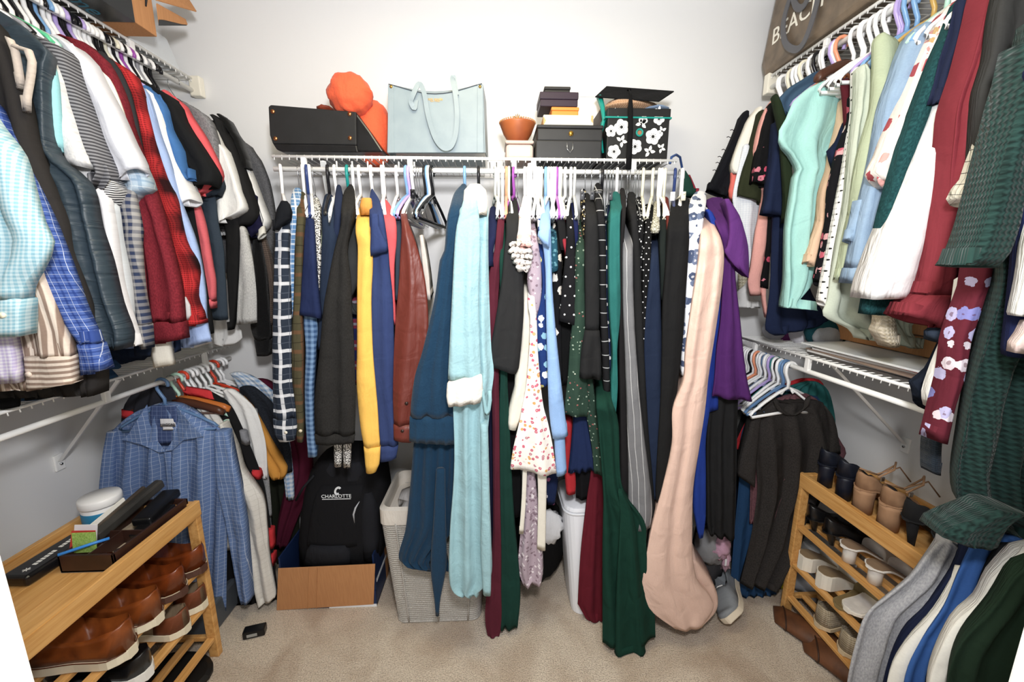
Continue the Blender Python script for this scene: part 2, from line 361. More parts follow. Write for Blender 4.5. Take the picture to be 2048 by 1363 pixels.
def piece(name, root, rs, side, mat, T=None, fold=1.0, lam=.045, solid=False, scale=1.0, dy=0.0, topround=True):
    SEED[0] += 1; R = random.Random(SEED[0]); ph, ph2 = R.random()*6.28, R.random()*6.28
    rings = []; uvs = []
    ws = [(r[1]-r[0]).length/2 for r in rs]; wm = sum(ws)/len(ws); nf = max(9, min(44, int(2*wm/.005)))|1
    ztop = max(rs[0][0].z, rs[0][1].z); nr = len(rs); nb = 5
    lo, hi = LW+.012, RW-.012
    for i, (pl, pr, Yf, py) in enumerate(rs):
        c = (pl+pr)/2; hw = (pr-pl)/2*scale; w_ = max(hw.length, .003)
        if side == 'B':
            e = Vector((c.x*.8, 1.5, 0)).normalized(); TT = T if T else max(.03, min(.50, 2*(1.5-Yf)))
            TT = min(TT, (BW-.02-Yf)/e.y)
        else: e = Vector((0, 1, 0)); TT = T or .030
        r = min(TT/2, w_*.8+.002, .013)
        if topround and i == 0: r = min(TT/2, .03)
        ring = []; uv = []
        d = ztop-c.z; A = .0065*fold*min(1, .25+d/.3)*min(1.6, max(.35, w_/.04))
        for k in range(nf):
            u = math.sin(math.pi/2*(2*k/(nf-1)-1)); lat = u*wm
            fo = A*math.sin(2*math.pi*lat/lam+ph+1.3*math.sin(c.z*3.1+ph2))+A*.3*math.sin(2*math.pi*lat/(lam*.5)+ph2+c.z*4)
            fo += .006*fold*noise.noise(Vector((lat*11+ph, c.z*6, ph2)))+.003*fold*noise.noise(Vector((lat*30+c.z*9, c.z*22-lat*12, ph)))
            edge = 1-(1-abs(u)**3)**.5
            p = c+hw*u+e*(dy+r*edge+fo*(1-edge)); ring.append(p); uv.append((w_*u+Yf*.13, c.z+hw.z*u))
        for k in range(nb):
            u = 1-2*(k+.5)/nb; edge = 1-(1-abs(u)**3)**.5
            bs = .42 if side == 'B' and TT > .15 else .95
            p = c+hw*u*bs+e*(dy+TT-r*edge); ring.append(p); uv.append((w_*(2-u)+Yf*.13, c.z))
        for p in ring: p.x = min(hi, max(lo, p.x)); p.y = min(BW-.012, p.y); p.z = max(.006, p.z)
        rings.append(ring); uvs.append(uv)
    n = len(rings[0]); cap = sum(rings[0], Vector())/n
    # closed top, open hem with a recessed inside
    def shrink(r, k, dz): c = sum(r, Vector())/n; return [c+(p-c)*k+Vector((0, 0, dz)) for p in r]
    up = shrink(rings[0], .55 if topround else .9, .006 if topround else .002)
    allr = [up]+rings+([] if solid else [shrink(rings[-1], .93, .004), shrink(rings[-1], .86, .03)])
    alluv = [uvs[0]]+uvs+([] if solid else [uvs[-1], uvs[-1]])
    vs = [p for r in allr for p in r]; uf = [q for r in alluv for q in r]; fs = []
    for i in range(len(allr)-1):
        for k in range(n): fs.append((i*n+k, (i+1)*n+k, (i+1)*n+(k+1) % n, i*n+(k+1) % n))
    fs += [tuple(range(n)), tuple(range((len(allr)-1)*n+n-1, (len(allr)-1)*n-1, -1))]
    mb = MB(); mb.v = vs; mb.f = fs; mb.uv = uf
    return part(name, mb, mat, root, smooth=True)
WHERE = {'L': 'on the left upper rod', 'R': 'on the right upper rod', 'B': 'on the back wall rod', 'l': 'on the left lower rod', 'r': 'on the right lower rod'}
CAT = {'sweater': 'sweater', 'coat': 'coat', 'jacket': 'jacket', 'robe': 'bathrobe', 'tee': 't-shirt', 'shirt': 'shirt', 'blouse': 'blouse', 'camisole': 'camisole', 'tunic': 'tunic', 'dress': 'dress', 'gown': 'dress', 'pants': 'trousers', 'hoodie': 'hoodie', 'sweatshirt': 'sweatshirt', 'cardigan': 'cardigan',
       'jersey': 'jersey', 'top': 'top', 'skirt': 'skirt', 'jeans': 'jeans', 'bag': 'bag', 'scrubs': 'shirt'}
RODX = {'L': RODL, 'R': RODR, 'l': RODL, 'r': RODR}
def G(side, Y, mspec, short, name, rows, part_name='body', hang=None, T=None, fold=1.0, lam=.045, cuff=None, cuffm=None, flat=False, body=True, extra=(), where=None, buttons=(), hem=None, hx=None, scale=1):
    """one garment: traced front piece + hidden body + hanger. extra = [(part, rows, mat or None, dy, T, fold)]"""
    mat = cloth(mspec); S = side.upper(); rs = resample(rows_of(rows), S, Y, flat, T=T)
    top = (rs[0][0]+rs[0][1])/2
    cat = CAT[name.split('_')[-1]]
    if side == 'B': rx = (hx and atY(hx, 335, 1.5).x) or top.x*1.5/max(rs[0][2], 1.2); ry = 1.5
    else: rx = RODX[side]; ry = Y+.018
    cuf = None; root = empty(name, (rx, ry, top.z), short+' '+(where or WHERE[side]), cat, 'clothes '+(WHERE[side]))
    if len(root['label'].split()) > 16: root['label'] = short if where is None else short
    def add(pn, r, mt, dy=0, T=T, fold=fold, tr=True, sc=scale): return piece(pn, root, r, S, mt, T, fold, lam, scale=sc, dy=dy, topround=tr)
    if cuff:
        i = next((k for k, r in enumerate(rs) if r[3] >= cuff), len(rs)-2); i = max(1, min(i, len(rs)-2))
        add(part_name, rs[:i+1], mat); cuf = add('cuff', rs[i:], cloth(cuffm) if cuffm else mat, dy=-.003, fold=fold*.4, tr=False, sc=scale*1.03, T=(T or .03)*1.15 if S != 'B' else None)
    else: add(part_name, rs, mat)
    if S in 'LR' and body:
        rod = RODX[side]; sgn = -1 if S == 'L' else 1; br = []
        for pl, pr, Yf, py in rs[1:]:
            a = pl if S == 'L' else pr; out = pr if S == 'L' else pl
            x_w = rod+sgn*min(abs(out.x-rod)+.02, .27); x_w = max(LW+.04, min(RW-.04, x_w))
            q0, q1 = Vector((min(x_w, a.x+.02), Y+.008, a.z)), Vector((max(x_w, a.x-.02 if S == 'R' else a.x+.02), Y+.008, a.z))
            if S == 'L': q0.x = min(x_w, q1.x-.05); q1.x = a.x+.02 if a.x+.02 > q0.x+.05 else q0.x+.05
            else: q1.x = max(x_w, a.x+.03); q0.x = a.x-.02
            br.append([q0, q1, Yf+.008, py])
        if len(br) > 2 and (br[0][1]-br[0][0]).length > .06: piece('body' if part_name != 'body' else 'back_panel', root, br, S, mat, .02, .5, lam)
    for ex in extra:
        pn, r, mt, dy, tt, fo = (list(ex)+[None, 0, None, None])[:6] if len(ex) < 6 else ex
        rr = resample(rows_of(r), S, Y+(dy or 0), True, T=tt or T); piece(pn, root, rr, S, cloth(mt) if mt else mat, tt or T, fold if fo is None else fo, lam, topround=False)
    for bx, by, bc in buttons:
        p = atY(bx, by, Y-.002 if S != 'B' else Y-.003); b = MB(); b.tube([p+Vector((0, .003, 0)), p-Vector((0, .003, 0))], .0055, 12); bo = part('button', b, plain('button', bc, .35), root, smooth=True); bo.parent = cuf or root
    if hang:
        kind, colr = (hang.split()+['white'])[:2] if ' ' in hang else ('plastic', hang)
        ang = 0 if S != 'B' else math.atan2(1.5, rx*.8)+random.Random(int(rx*1000)+int(Y*777)).uniform(-.13, .13)
        if S != 'B': ang += random.Random(int(Y*9999)).uniform(-.12, .12)
        rod_x = rx+(0 if S == 'B' else (-.004 if S == 'L' else .004)); lab = ' '.join(short.split()[:9])
        hanger(rod_x, ry if S != 'B' else 1.504, ang, kind, colr, ('%s %s hanger holding the ' % (colr, {'plastic': 'plastic', 'wire': 'wire', 'wood': 'wooden', 'clip': 'clip'}[kind])).replace('wood wooden', 'light wooden').replace('darkwood wooden', 'dark wooden')+lab, 'hangers '+WHERE[side], RODZ[side])
    return root
# ================================================================ LEFT UPPER ROD (near -> far)
G('L', .80, 'gingham #d6f0f8 #8fcbe0 .007', 'pale aqua mini gingham shirt with buttoned cuff at the near end', 'checked_shirt', '150 -150 -60/200 -120 -35/240 -100 -10/300 -100 40/376 -100 66/439 -100 86/480 -100 107/510 -100 100/545 -90 80/580 -80 60/640 -80 60/674 -80 58', 'sleeve', 'white', .05, cuff=590, buttons=((5, 630, '#efe9d0'),))
G('L', .835, 'gingham #cfc0ec #f2effa .007', 'lilac and white mini check shirt cuff behind the aqua shirt', 'checked_shirt', '600 -80 25/640 -80 27/680 -70 33/720 -60 40/768 -60 49', 'sleeve', None, .04, body=False)
G('L', .86, 'vstripe #e9d8c8 #9f8676 .012', 'beige and brown striped shirt with horizontally striped cuff', 'striped_shirt', '440 -60 66/480 -60 75/537 0 86/615 30 117/664 38 135/705 40 150/715 41 152/770 45 157/(46 784 157 768)', 'sleeve', 'white', .045, cuff=708, cuffm='hstripe #e9d8c8 #9f8676 .012', buttons=((62, 650, '#f0e6da'), (58, 748, '#e4d4c6')))
G('L', .89, 'plaid #4a68b4 #24408c #dce6fa .016', 'royal blue windowpane check shirt with long sleeve', 'checked_shirt', '170 -120 -40/210 -80 0/309 -40 47/405 0 94/482 30 125/541 50 148/607 90 168/662 125 190/690 148 202/(156 752 220 741)', 'sleeve', 'white', .04, cuff=690)
G('L', .92, 'plain #33302f', 'long charcoal black jacket with a zip between check shirt and navy coat', 'zip_jacket', '10 -100 -30/30 -90 -10/72 -60 16/219 -50 60/286 -30 76/348 -10 103/395 10 122/440 30 139/498 60 149/556 80 170/615 100 187/680 130 197/740 152 206/(156 796 206 792)', 'sleeve', 'white', .05)
G('L', .955, 'puffer #33424d', 'dark slate blue padded coat with cream fleece lining', 'padded_coat', '5 -100 -20/12 -80 8/30 -80 36/50 -80 62/68 -80 80/84 -60 97/98 -40 106/125 -20 99/195 0 98/298 40 109/335 60 150/356 80 172/387 100 185/449 120 196/521 140 220/607 165 240/668 185 262/700 205 255', 'sleeve', 'grey', .05, fold=1.6,
  extra=(('lining', '(14 72 26 78)/100 21 36/150 32 45/176 44 48', 'fleece #d8c8ba', -.030, .012, 0), ('lining', '(20 92 36 88)/(48 100 62 96)/120 62 70/160 56 66/195 52 60/222 56 60', 'fleece #d8c8ba', -.032, .012, 0)))
G('L', .985, 'plain #9fe6f0', 'bright aqua tee squeezed behind the padded coat', 'tee', '100 30 96/120 50 104/160 60 113/250 70 119/(92 299 121 301)', 'sleeve', 'white', .03)
G('L', 1.01, 'heather #efeeec #d6d6da', 'off-white heather tee with turned sleeve hem', 'tee', '88 55 92/98 60 106/110 70 119/155 82 136/200 92 148/266 110 170/300 118 183/(128 326 194 334)', 'sleeve', 'white', .07, extra=(('hem', '318 126 188/345 130 184/(160 372 192 388)/(176 386 190 392)', None, .03, .02, .5),))
G('L', 1.035, 'hstripe #4a4a50 #8f9096 .008', 'charcoal and grey narrow striped tee', 'striped_tee', '66 60 92/75 62 108/84 70 128/98 80 140/162 100 160/215 120 179/294 150 206/(196 330 217 326)/(192 352 221 340)/(190 376 208 370)', 'sleeve', 'white', .06)
G('L', 1.06, 'hstripe #f4f4f6 #2c2c34 .005', 'white tee with fine black stripes and curled sleeve', 'striped_tee', '80 80 104/90 90 130/130 100 158/200 120 181/330 150 223/365 170 238/(196 398 243 378)/(200 413 229 412)', 'sleeve', 'white', .06)
G('L', 1.045, 'plain #f6f6fc', 'plain white long sleeve shirt with slim sleeve tapering down', 'long_sleeve_shirt', '380 190 210/400 195 218/478 208 231/560 225 242/615 238 256/645 248 266/(264 693 280 692)', 'sleeve', None, .03, body=False)
G('L', 1.07, 'plain #dfe6ee', 'pale grey blue shirt sleeve between white and gingham sleeves', 'long_sleeve_shirt', '410 215 232/480 226 241/560 238 257/620 252 263/642 258 265', 'sleeve', None, .03, body=False)
G('L', 1.085, 'satin #f1f3fe', 'white dress shirt with a faint lilac sheen', 'dress_shirt', '68 110 128/78 112 146/88 118 158/110 125 180/146 140 198/215 165 236/278 185 265/305 196 280/(215 322 285 320)/(230 357 287 336)', 'sleeve', 'black', .06)
G('L', 1.105, 'gingham #35405f #a9a7a6 .018', 'navy and grey gingham long sleeve shirt', 'checked_shirt', '380 225 268/400 225 272/459 230 284/488 233 282/576 250 288/644 266 299/650 266 300/698 277 302', 'sleeve', None, .035, cuff=646, body=False)
G('L', 1.12, 'plaid #b9cfe2 #8daccb #f4f8fc .03', 'light blue plaid short sleeve shirt with curled cuff', 'checked_shirt', '88 120 146/120 140 175/200 160 222/280 180 262/329 200 290/(212 350 300 352)/(215 374 307 372)/(228 392 272 392)/(236 420 268 408)', 'sleeve', 'white', .06)
G('L', 1.14, 'plain #f4efdf', 'cream crew neck tee beside the maroon sweatshirt', 'tee', '112 140 172/126 150 188/150 160 218/200 180 241/250 200 255/310 210 266', 'sleeve', 'black', .03)
G('L', 1.165, 'heather #8d2231 #741a28', 'maroon sweatshirt with deep ribbed cuff', 'sweatshirt', '70 126 138/74 126 160/80 128 178/94 130 195/113 140 216/148 155 236/195 175 254/258 200 268/320 220 290/400 250 318/459 272 334/525 283 352/576 287 364/632 293 369/645 294 370/(308 689 373 679)', 'sleeve', 'black', .05, cuff=633)
G('L', 1.19, 'plain #efe9da', 'cream ribbed cuff hanging below the maroon sweatshirt', 'long_sleeve_shirt', '600 290 330/640 290 336/690 293 342/(301 736 350 731)', 'sleeve', None, .035, body=False)
G('L', 1.20, 'plain #35363a', 'charcoal fleece jacket just left of the red plaid', 'fleece_jacket', '104 188 210/112 190 222/133 200 238/176 215 258/234 230 273/300 240 286', 'sleeve', 'white', .03)
G('L', 1.225, 'buffalo #e01f24 #2c1013 .09', 'bright red and black buffalo plaid shirt jacket', 'plaid_jacket', '112 205 222/118 206 236/125 215 247/145 225 271/168 235 280/262 255 306/352 280 334/395 290 353/478 320 373/517 340 392/545 350 398/592 358 396/630 365 407/(370 654 410 648)', 'sleeve', 'black', .045, cuff=632, extra=(('lining', '595 368 372/610 366 380/630 368 382/642 368 376', 'fleece #cfcdd0', -.008, .012, 0),))
G('L', 1.255, 'plain #a3bdf0', 'periwinkle blue long sleeve shirt', 'long_sleeve_shirt', '170 262 285/180 268 292/216 280 304/261 290 317/319 300 339/388 320 357/435 340 374/479 350 391/532 360 404/589 365 412/641 366 415/(366 697 425 684)', 'sleeve', 'white', .035, extra=(('cuff', '(372 690 424 676)/(378 698 425 686)', 'plain #eef0f4', .02, .02, 0),))
G('L', 1.285, 'satin #fbfcff', 'bright white short sleeve shirt with stitched hem', 'shirt', '166 272 286/172 278 296/182 282 309/193 285 317/223 295 330/275 310 344/319 325 358/350 340 373/(352 388 391 390)/(359 411 393 398)', 'sleeve', 'black', .07)
G('L', 1.31, 'denim #3f78ba #356aa8', 'medium blue tee in front of the black tee', 'tee', '172 290 303/184 300 318/201 305 331/216 310 338/253 320 346/297 335 368/341 350 377/(372 360 392 356)', 'sleeve', 'white', .05)
G('L', 1.335, 'plain #1c1d1f', 'black tee with wide folded sleeve', 'tee', '158 280 294/164 285 308/175 295 328/185 300 344/203 310 356/231 320 368/260 335 386/289 345 406/(382 350 436 345)/(376 372 430 369)', 'sleeve', 'white', .07)
G('L', 1.36, 'plain #1b1c1e', 'black long sleeve top showing beside the coral sleeve', 'long_sleeve_tee', '380 350 382/400 360 386/479 370 398/560 385 412/640 398 424/668 404 426', 'sleeve', None, .03, body=False)
G('L', 1.375, 'plain #e2606a', 'coral long sleeve shirt with narrow cuff', 'long_sleeve_shirt', '390 376 388/400 378 394/450 388 411/532 400 426/560 404 431/590 408 431/(417 616 430 617)', 'sleeve', None, .03, cuff=600, body=False)
G('L', 1.39, 'plain #f0555e', 'coral red tee with folded short sleeve', 'tee', '180 322 338/188 330 348/204 340 368/223 345 379/260 360 405/286 370 420/323 385 438/346 395 445/(388 372 438 362)/(394 391 410 388)', 'sleeve', 'white', .05)
G('L', 1.415, 'plain #333f4c', 'dark slate navy tee with long body', 'tee', '196 340 360/215 350 372/260 365 395/300 385 420/335 395 436/360 400 446/(396 384 448 371)/(396 400 440 388)', 'sleeve', 'black', .05, extra=(('body', '375 392 425/391 395 431/443 398 437/494 404 448/545 410 451/(414 640 457 640)', None, .02, .03, .8),))
G('L', 1.445, 'heather #8f8f92 #6f6f73', 'mid grey heather hoodie with rounded shoulder', 'hoodie', '203 362 374/208 366 388/216 372 398/223 374 411/238 380 424/260 395 430/289 410 437/325 430 438', 'sleeve', 'white', .05)
G('L', 1.47, 'plain #f4f4f1', 'white tee stack with wrinkled open sleeve', 'tee', '240 405 422/255 415 432/282 420 444/297 425 457/347 430 475/380 430 485/405 430 495/(431 432 494 420)/(436 445 462 437)', 'sleeve', 'white', .07)
G('L', 1.505, 'plain #1d1d1e', 'black tee body hanging over the pale grey sweater', 'tee', '430 440 478/470 448 482/540 450 478/600 454 474/640 458 470/660 460 466', 'body', None, .03, body=False)
G('L', 1.52, 'plain #222223', 'black hooded jacket with fluffy sherpa hood trim', 'sherpa_jacket', '230 420 436/238 424 446/257 430 450/280 440 466/326 455 484/370 465 500/407 470 513/(455 434 516 434)/(453 456 500 450)', 'sleeve', 'wire grey', .06, extra=(('hood_trim', '228 432 448/236 438 460/247 445 466/262 455 473/275 464 482/290 470 486/310 478 494/335 488 499', 'fleece #141414', .035, .05, 1),))
G('L', 1.50, 'heather #cfcfcc #b3b3b2', 'pale grey marled sweater with straight hem', 'sweater', '455 476 490/480 477 498/530 475 508/589 472 514/(469 650 515 646)', 'sleeve', None, .03, body=False)
G('L', 1.555, 'hstripe #1b1a3a #191836 .02', 'deep navy tee with white piped sleeve hem', 'tee', '390 492 514/430 495 522/450 489 528/(500 476 526 462)', 'sleeve', None, .05, body=False, extra=(('trim', '(512 476 530 462)/(514 480 532 466)', 'plain #e8e6dc', 0, .03, 0),))
G('L', 1.58, 'pinstripe #f4f4f2 #55555c .03', 'white baseball style shirt with thin dark pinstripes', 'striped_shirt', '246 436 450/256 445 454/280 458 468/311 470 486/347 485 504/400 505 524/440 515 540/(512 456 538 450)/(514 470 524 462)', 'sleeve', 'black', .05)
G('L', 1.595, 'plain #f2f2f0', 'white curved shirt hem with black notch stitching near the shelf', 'shirt', '640 425 470/662 424 484/676 423 486/(424 688 478 684)/(440 693 466 691)', 'body', None, .03, body=False)
G('L', 1.60, 'knit #1a1a1b #101011 .004', 'black ribbed knit sweater with long dangling sleeve', 'sweater', '465 503 520/530 500 531/600 498 538/656 498 543/680 506 543/(512 712 541 712)', 'sleeve', None, .05, cuff=680, body=False)
G('L', 1.63, 'knit #77655a #4b3f38 .006', 'brown rib knit sweater strip beside the plaid flannel', 'sweater', '455 515 528/480 518 533/530 530 547/600 538 548/650 541 549', 'sleeve', None, .03, body=False)
G('L', 1.66, 'heather #6e6e71 #565659', 'dark grey zip jacket closest to the back wall', 'zip_jacket', '278 476 486/288 482 500/300 484 508/315 486 520/339 492 531/369 500 541/428 515 550/480 522 549/545 528 548', 'sleeve', 'wire grey', .05)
# extra dark garments ends under the row
G('L', .99, 'plain #17181b', 'black trouser leg end hanging below the aqua shirt', 'folded_pants', '755 40 112/775 40 113/(40 802 112 796)', 'leg', None, .03, body=False)
G('L', .95, 'plain #111215', 'black knit cuff at the far left edge under the lilac check', 'knit_sweater', '745 -60 40/775 -60 43/(-60 822 42 816)', 'sleeve', None, .03, body=False)
G('L', 1.15, 'denim #22304a #182238', 'dark navy shirt hem beneath the gingham sleeve', 'shirt', '660 262 300/690 262 304/714 264 302', 'body', None, .02, body=False)
G('L', 1.24, 'denim #2a3a5e #1d2a46', 'navy trouser hem beside the cream cuff', 'folded_pants', '660 344 356/680 344 358/(346 706 360 702)', 'leg', None, .02, body=False)
# hooks of more hangers packed on the left upper rod (their clothes are hidden)
for i, (yy, cc) in enumerate(((1.175, 'black'), (1.21, 'white'), (1.24, 'blue'), (1.27, 'white'), (1.30, 'black'), (1.325, 'lilac'), (1.35, 'white'), (1.365, 'white'), (1.40, 'black'), (1.43, 'cream'), (1.16, 'white'), (1.192, 'white'), (1.227, 'black'), (1.255, 'white'), (1.285, 'lilac'), (1.312, 'black'), (1.338, 'white'), (1.38, 'white'), (1.415, 'black'), (1.443, 'white'), (1.47, 'white'), (1.515, 'black'), (1.527, 'white'), (1.56, 'white'), (1.575, 'black'), (1.455, 'black'), (1.485, 'purple'), (1.50, 'white'), (1.54, 'grey'))):
    hanger(RODL, yy, random.Random(i).uniform(-.15, .15), 'plastic', cc, cc+' plastic hanger crowded among others on the left upper rod', 'spare hangers on the left upper rod', RODZ['L'])
for i, (yy, cc) in enumerate(((.95, 'magenta'), (1.0, 'white'), (1.02, 'grey'), (1.05, 'black'), (1.075, 'green'), (1.10, 'mint'))):
    hanger(RODL, yy, random.Random(i+40).uniform(-.1, .1), 'plastic', cc, cc+' plastic hanger at the near end of the left upper rod', 'spare hangers at the near end', RODZ['L'])
# ================================================================ RIGHT UPPER ROD (near -> far)
G('R', .60, 'plain #f2f2ee', 'pale grey white cuff at the right edge of the photo', 'long_sleeve_shirt', '440 2060 2200/480 2050 2200/560 2036 2200/628 2019 2200/(2021 634 2200 640)', 'sleeve', None, .04, body=False)
G('R', .60, 'fleece #f3d8d0', 'pale pink fuzzy cuff at the right edge of the photo', 'fuzzy_sweater', '645 2046 2200/670 2036 2200/690 2020 2200/(2017 709 2200 722)', 'sleeve', None, .04, body=False)
G('R', .63, 'plain #1e2750', 'navy long sleeve shirt at the right edge', 'long_sleeve_shirt', '120 2060 2200/200 2052 2200/420 2036 2200/500 2028 2200/600 2016 2200/700 2002 2200/(2003 716 2200 720)', 'sleeve', 'white', .04, body=False)
G('R', .69, 'knit #24443f #122422 .009', 'long dark green knit cardigan draped down onto the shoe rack', 'knit_cardigan', '20 2058 2200/60 2052 2210/180 2024 2210/300 1992 2210/450 1978 2210/560 1984 2210/651 1960 2210/765 1928 2210/870 1906 2210/973 1890 2210/1030 1905 2210/1075 1970 2210', 'body', 'white', .06, fold=1.6,
  extra=(('sleeve', '60 2052 2120/130 2034 2110/180 2016 2100/240 1999 2090/308 1979 2080/376 1961 2065/451 1939 2050/505 1918 2030/(1901 530 2006 536)', None, -.05, .07, 1), ('sleeve', '1030 1960 2060/(1905 1052 2030 1050)/(1862 1070 2020 1068)/(1853 1084 2010 1092)/(1880 1094 1990 1100)', None, -.07, .07, 1)))
G('R', .725, 'floral #6e2334 #c9c4f2 #8d8fd8 #f6e8f4 .034 .40', 'burgundy blouse printed with lilac blossoms', 'floral_blouse', '500 1950 1990/545 1942 1988/573 1937 1985/612 1922 1972/648 1908 1960/685 1897 1950/733 1892 1940/762 1887 1935/812 1874 1920/(1853 886 1905 892)', 'sleeve', 'white', .05, body=False)
G('R', .745, 'windowpane #f1ecda #26241f .022', 'loose knit cream and black open weave sweater', 'open_knit_sweater', '170 2012 2052/184 2012 2052/240 1990 2042/310 1958 2032/346 1946 2022/366 1928 2012/(1917 386 2002 402)/(1926 398 1990 408)', 'sleeve', 'white', .06)
G('R', .765, 'plain #f3f2ec', 'thin white sleeve hanging between navy and floral sleeves', 'long_sleeve_shirt', '560 1920 1932/607 1914 1926/640 1906 1918/694 1887 1902/730 1872 1896/788 1850 1888/(1856 816 1876 822)', 'sleeve', None, .03, body=False)
G('R', .78, 'plain #3c3c3b', 'charcoal grey blazer with seam', 'blazer_jacket', '-60 2000 2140/0 1988 2120/42 1981 2120/105 1972 2110/165 1952 2100/210 1946 2090/308 1939 2060/370 1933 2040/440 1935 2030/505 1925 2010', 'sleeve', 'white', .045)
G('R', .79, 'knit #2d3947 #1e2833 .004', 'slate ribbed cuff below the floral blouse', 'knit_sweater', '860 1860 1900/890 1853 1890/945 1852 1888/(1854 951 1888 953)', 'sleeve', None, .04, body=False)
G('R', .815, 'plain #8a2c38', 'brick red sweatshirt with very wide bell cuff', 'bell_sleeve_sweatshirt', '-50 1975 2020/0 1965 2012/68 1948 2000/120 1934 1985/200 1908 1955/264 1900 1944/346 1888 1940/447 1870 1934/549 1848 1922/572 1842 1918/592 1832 1912/612 1806 1905/(1791 632 1890 657)', 'sleeve', 'white', .07, cuff=574, fold=.7)
G('R', .835, 'plain #3a4657', 'slate blue shirt panel behind the brick red cuff', 'shirt', '560 1905 1924/600 1895 1917/650 1876 1907/(1853 664 1902 668)/(1853 680 1898 689)', 'sleeve', None, .03, body=False)
G('R', .845, 'plain #1c2433', 'dark navy sleeve end pointing at the lower shelf', 'long_sleeve_shirt', '690 1883 1892/742 1857 1874/767 1822 1864/785 1830 1857/(1832 803 1862 823)', 'sleeve', None, .03, body=False)
G('R', .87, 'satin #ffffff', 'large bright white blouse with flared open sleeve', 'white_blouse', '-40 1965 1990/9 1940 1968/45 1920 1962/90 1905 1947/135 1890 1928/204 1868 1912/308 1828 1897/364 1806 1889/449 1772 1874/485 1756 1866/560 1727 1846/(1720 600 1832 595)', 'sleeve', 'white', .09, fold=.5)
G('R', .895, 'plain #232a45', 'navy tee between the white blouse and teal sweater', 'tee', '-20 1925 1960/0 1915 1947/60 1908 1932/110 1892 1915/160 1878 1903/204 1866 1882', 'sleeve', 'white', .025)
G('R', .92, 'heather #1f5558 #123a3e', 'teal marled knit sweater', 'teal_sweater', '-10 1918 1945/15 1908 1940/57 1890 1932/108 1865 1917/195 1832 1882/250 1812 1862/304 1795 1842/402 1770 1802/471 1751 1792/515 1740 1792/600 1726 1792/(1721 629 1784 632)', 'sleeve', 'white', .04)
G('R', .955, 'floral #fbf1e8 #c0505a #e9a7a0 #d8b070 .038 .42', 'white blouse with big red rose print', 'floral_blouse', '-5 1905 1918/3 1898 1914/24 1881 1910/60 1866 1893/108 1845 1872/180 1817 1842/228 1792 1829/268 1772 1816/300 1760 1807/(1743 341 1784 352)/(1766 364 1780 372)', 'sleeve', 'white', .05)
G('R', 1.0, 'denim #9cb8d4 #8aa8c8', 'light wash denim jacket with stitched cuff', 'denim_jacket', '44 1835 1850/50 1830 1856/68 1814 1862/105 1798 1850/143 1786 1840/205 1765 1815/290 1750 1798/350 1738 1782/389 1728 1775/453 1714 1765/519 1700 1750/(1690 567 1735 563)', 'sleeve', 'blue', .05, cuff=520, extra=(('pocket_flap', '400 1712 1732/446 1700 1730/(1688 480 1720 488)', None, .03, .03, 0),))
G('R', 1.06, 'plain #b9c6a3', 'sage green sleeveless linen top in front', 'linen_blouse', '66 1755 1780/74 1750 1798/81 1748 1805/135 1748 1800/205 1744 1792/250 1734 1770/290 1722 1758/350 1710 1744/420 1703 1726/470 1690 1718/520 1681 1708/560 1673 1694', 'body', 'gold', .035, fold=1.8, lam=.025)
G('R', 1.10, 'plain #c9d3c0', 'long pale sage dress with low curved hem', 'sage_dress', '130 1716 1740/139 1714 1750/200 1712 1752/300 1700 1744/400 1690 1734/500 1668 1742/560 1656 1762/600 1650 1790/(1642 632 1800 640)/(1690 658 1830 688)/(1702 676 1842 698)', 'body', 'blue', .04, fold=1.4)
G('R', 1.14, 'dots #fbfbf6 #2b2b2b .016 .16', 'white top with tiny black dots', 'dotted_blouse', '135 1708 1724/180 1708 1722/230 1706 1722/280 1696 1718/340 1686 1710/400 1674 1698/449 1665 1688/502 1655 1680/549 1645 1670/599 1636 1660/(1638 604 1650 614)', 'body', 'lilac', .03, body=False)
G('R', 1.18, 'floral #17171b #e0a4a6 #c9556a #f1d8cf .03 .34', 'black top with pink flowers between peach and dotted tops', 'floral_blouse', '190 1700 1716/235 1700 1714/264 1688 1708/300 1674 1700/330 1667 1692/380 1656 1683/439 1654 1674/468 1648 1668/512 1638 1661/556 1629 1650/(1631 562 1641 574)', 'body', 'white', .03, body=False)
G('R', 1.205, 'plain #5b1a25', 'maroon lace trimmed camisole', 'camisole', '160 1680 1708/175 1683 1708/200 1686 1708/240 1690 1704/258 1691 1698', 'body', 'white', .02, body=False)
G('R', 1.225, 'plain #1a2340', 'small navy tee with pointed sleeve', 'tee', '240 1690 1700/(1674 282 1692 270)/(1656 299 1684 290)/(1662 318 1680 310)/(1668 336 1674 328)', 'sleeve', 'white', .03, body=False)
G('R', 1.25, 'plain #f3c9a6', 'peach long sleeve top with brown cuff lining', 'peach_blouse', '195 1684 1695/235 1680 1696/298 1664 1680/335 1658 1674/380 1643 1660/439 1636 1657/483 1622 1648/(1609 525 1631 534)', 'sleeve', 'white', .04, body=False)
G('R', 1.29, 'plain #a9e4dc', 'aqua dolman tee facing the room with draped sleeves', 'aqua_tee', '(1636 160 1644 166)/(1612 172 1656 172)/(1597 184 1680 184)/(1581 200 1688 202)/235 1566 1689/258 1553 1686/275 1552 1678/290 1559 1670/305 1575 1660/336 1592 1658/350 1585 1652/384 1580 1645/446 1570 1640/483 1568 1637/560 1566 1634/(1562 612 1600 610)/(1562 613 1642 622)', 'body', 'wood darkwood', .05, fold=1.3, lam=.06, body=False)
G('R', 1.35, 'plain #232f1c', 'olive green sweater', 'olive_sweater', '190 1545 1556/230 1552 1574/260 1558 1582/300 1562 1586/393 1568 1587/445 1566 1576', 'body', 'white', .03, body=False)
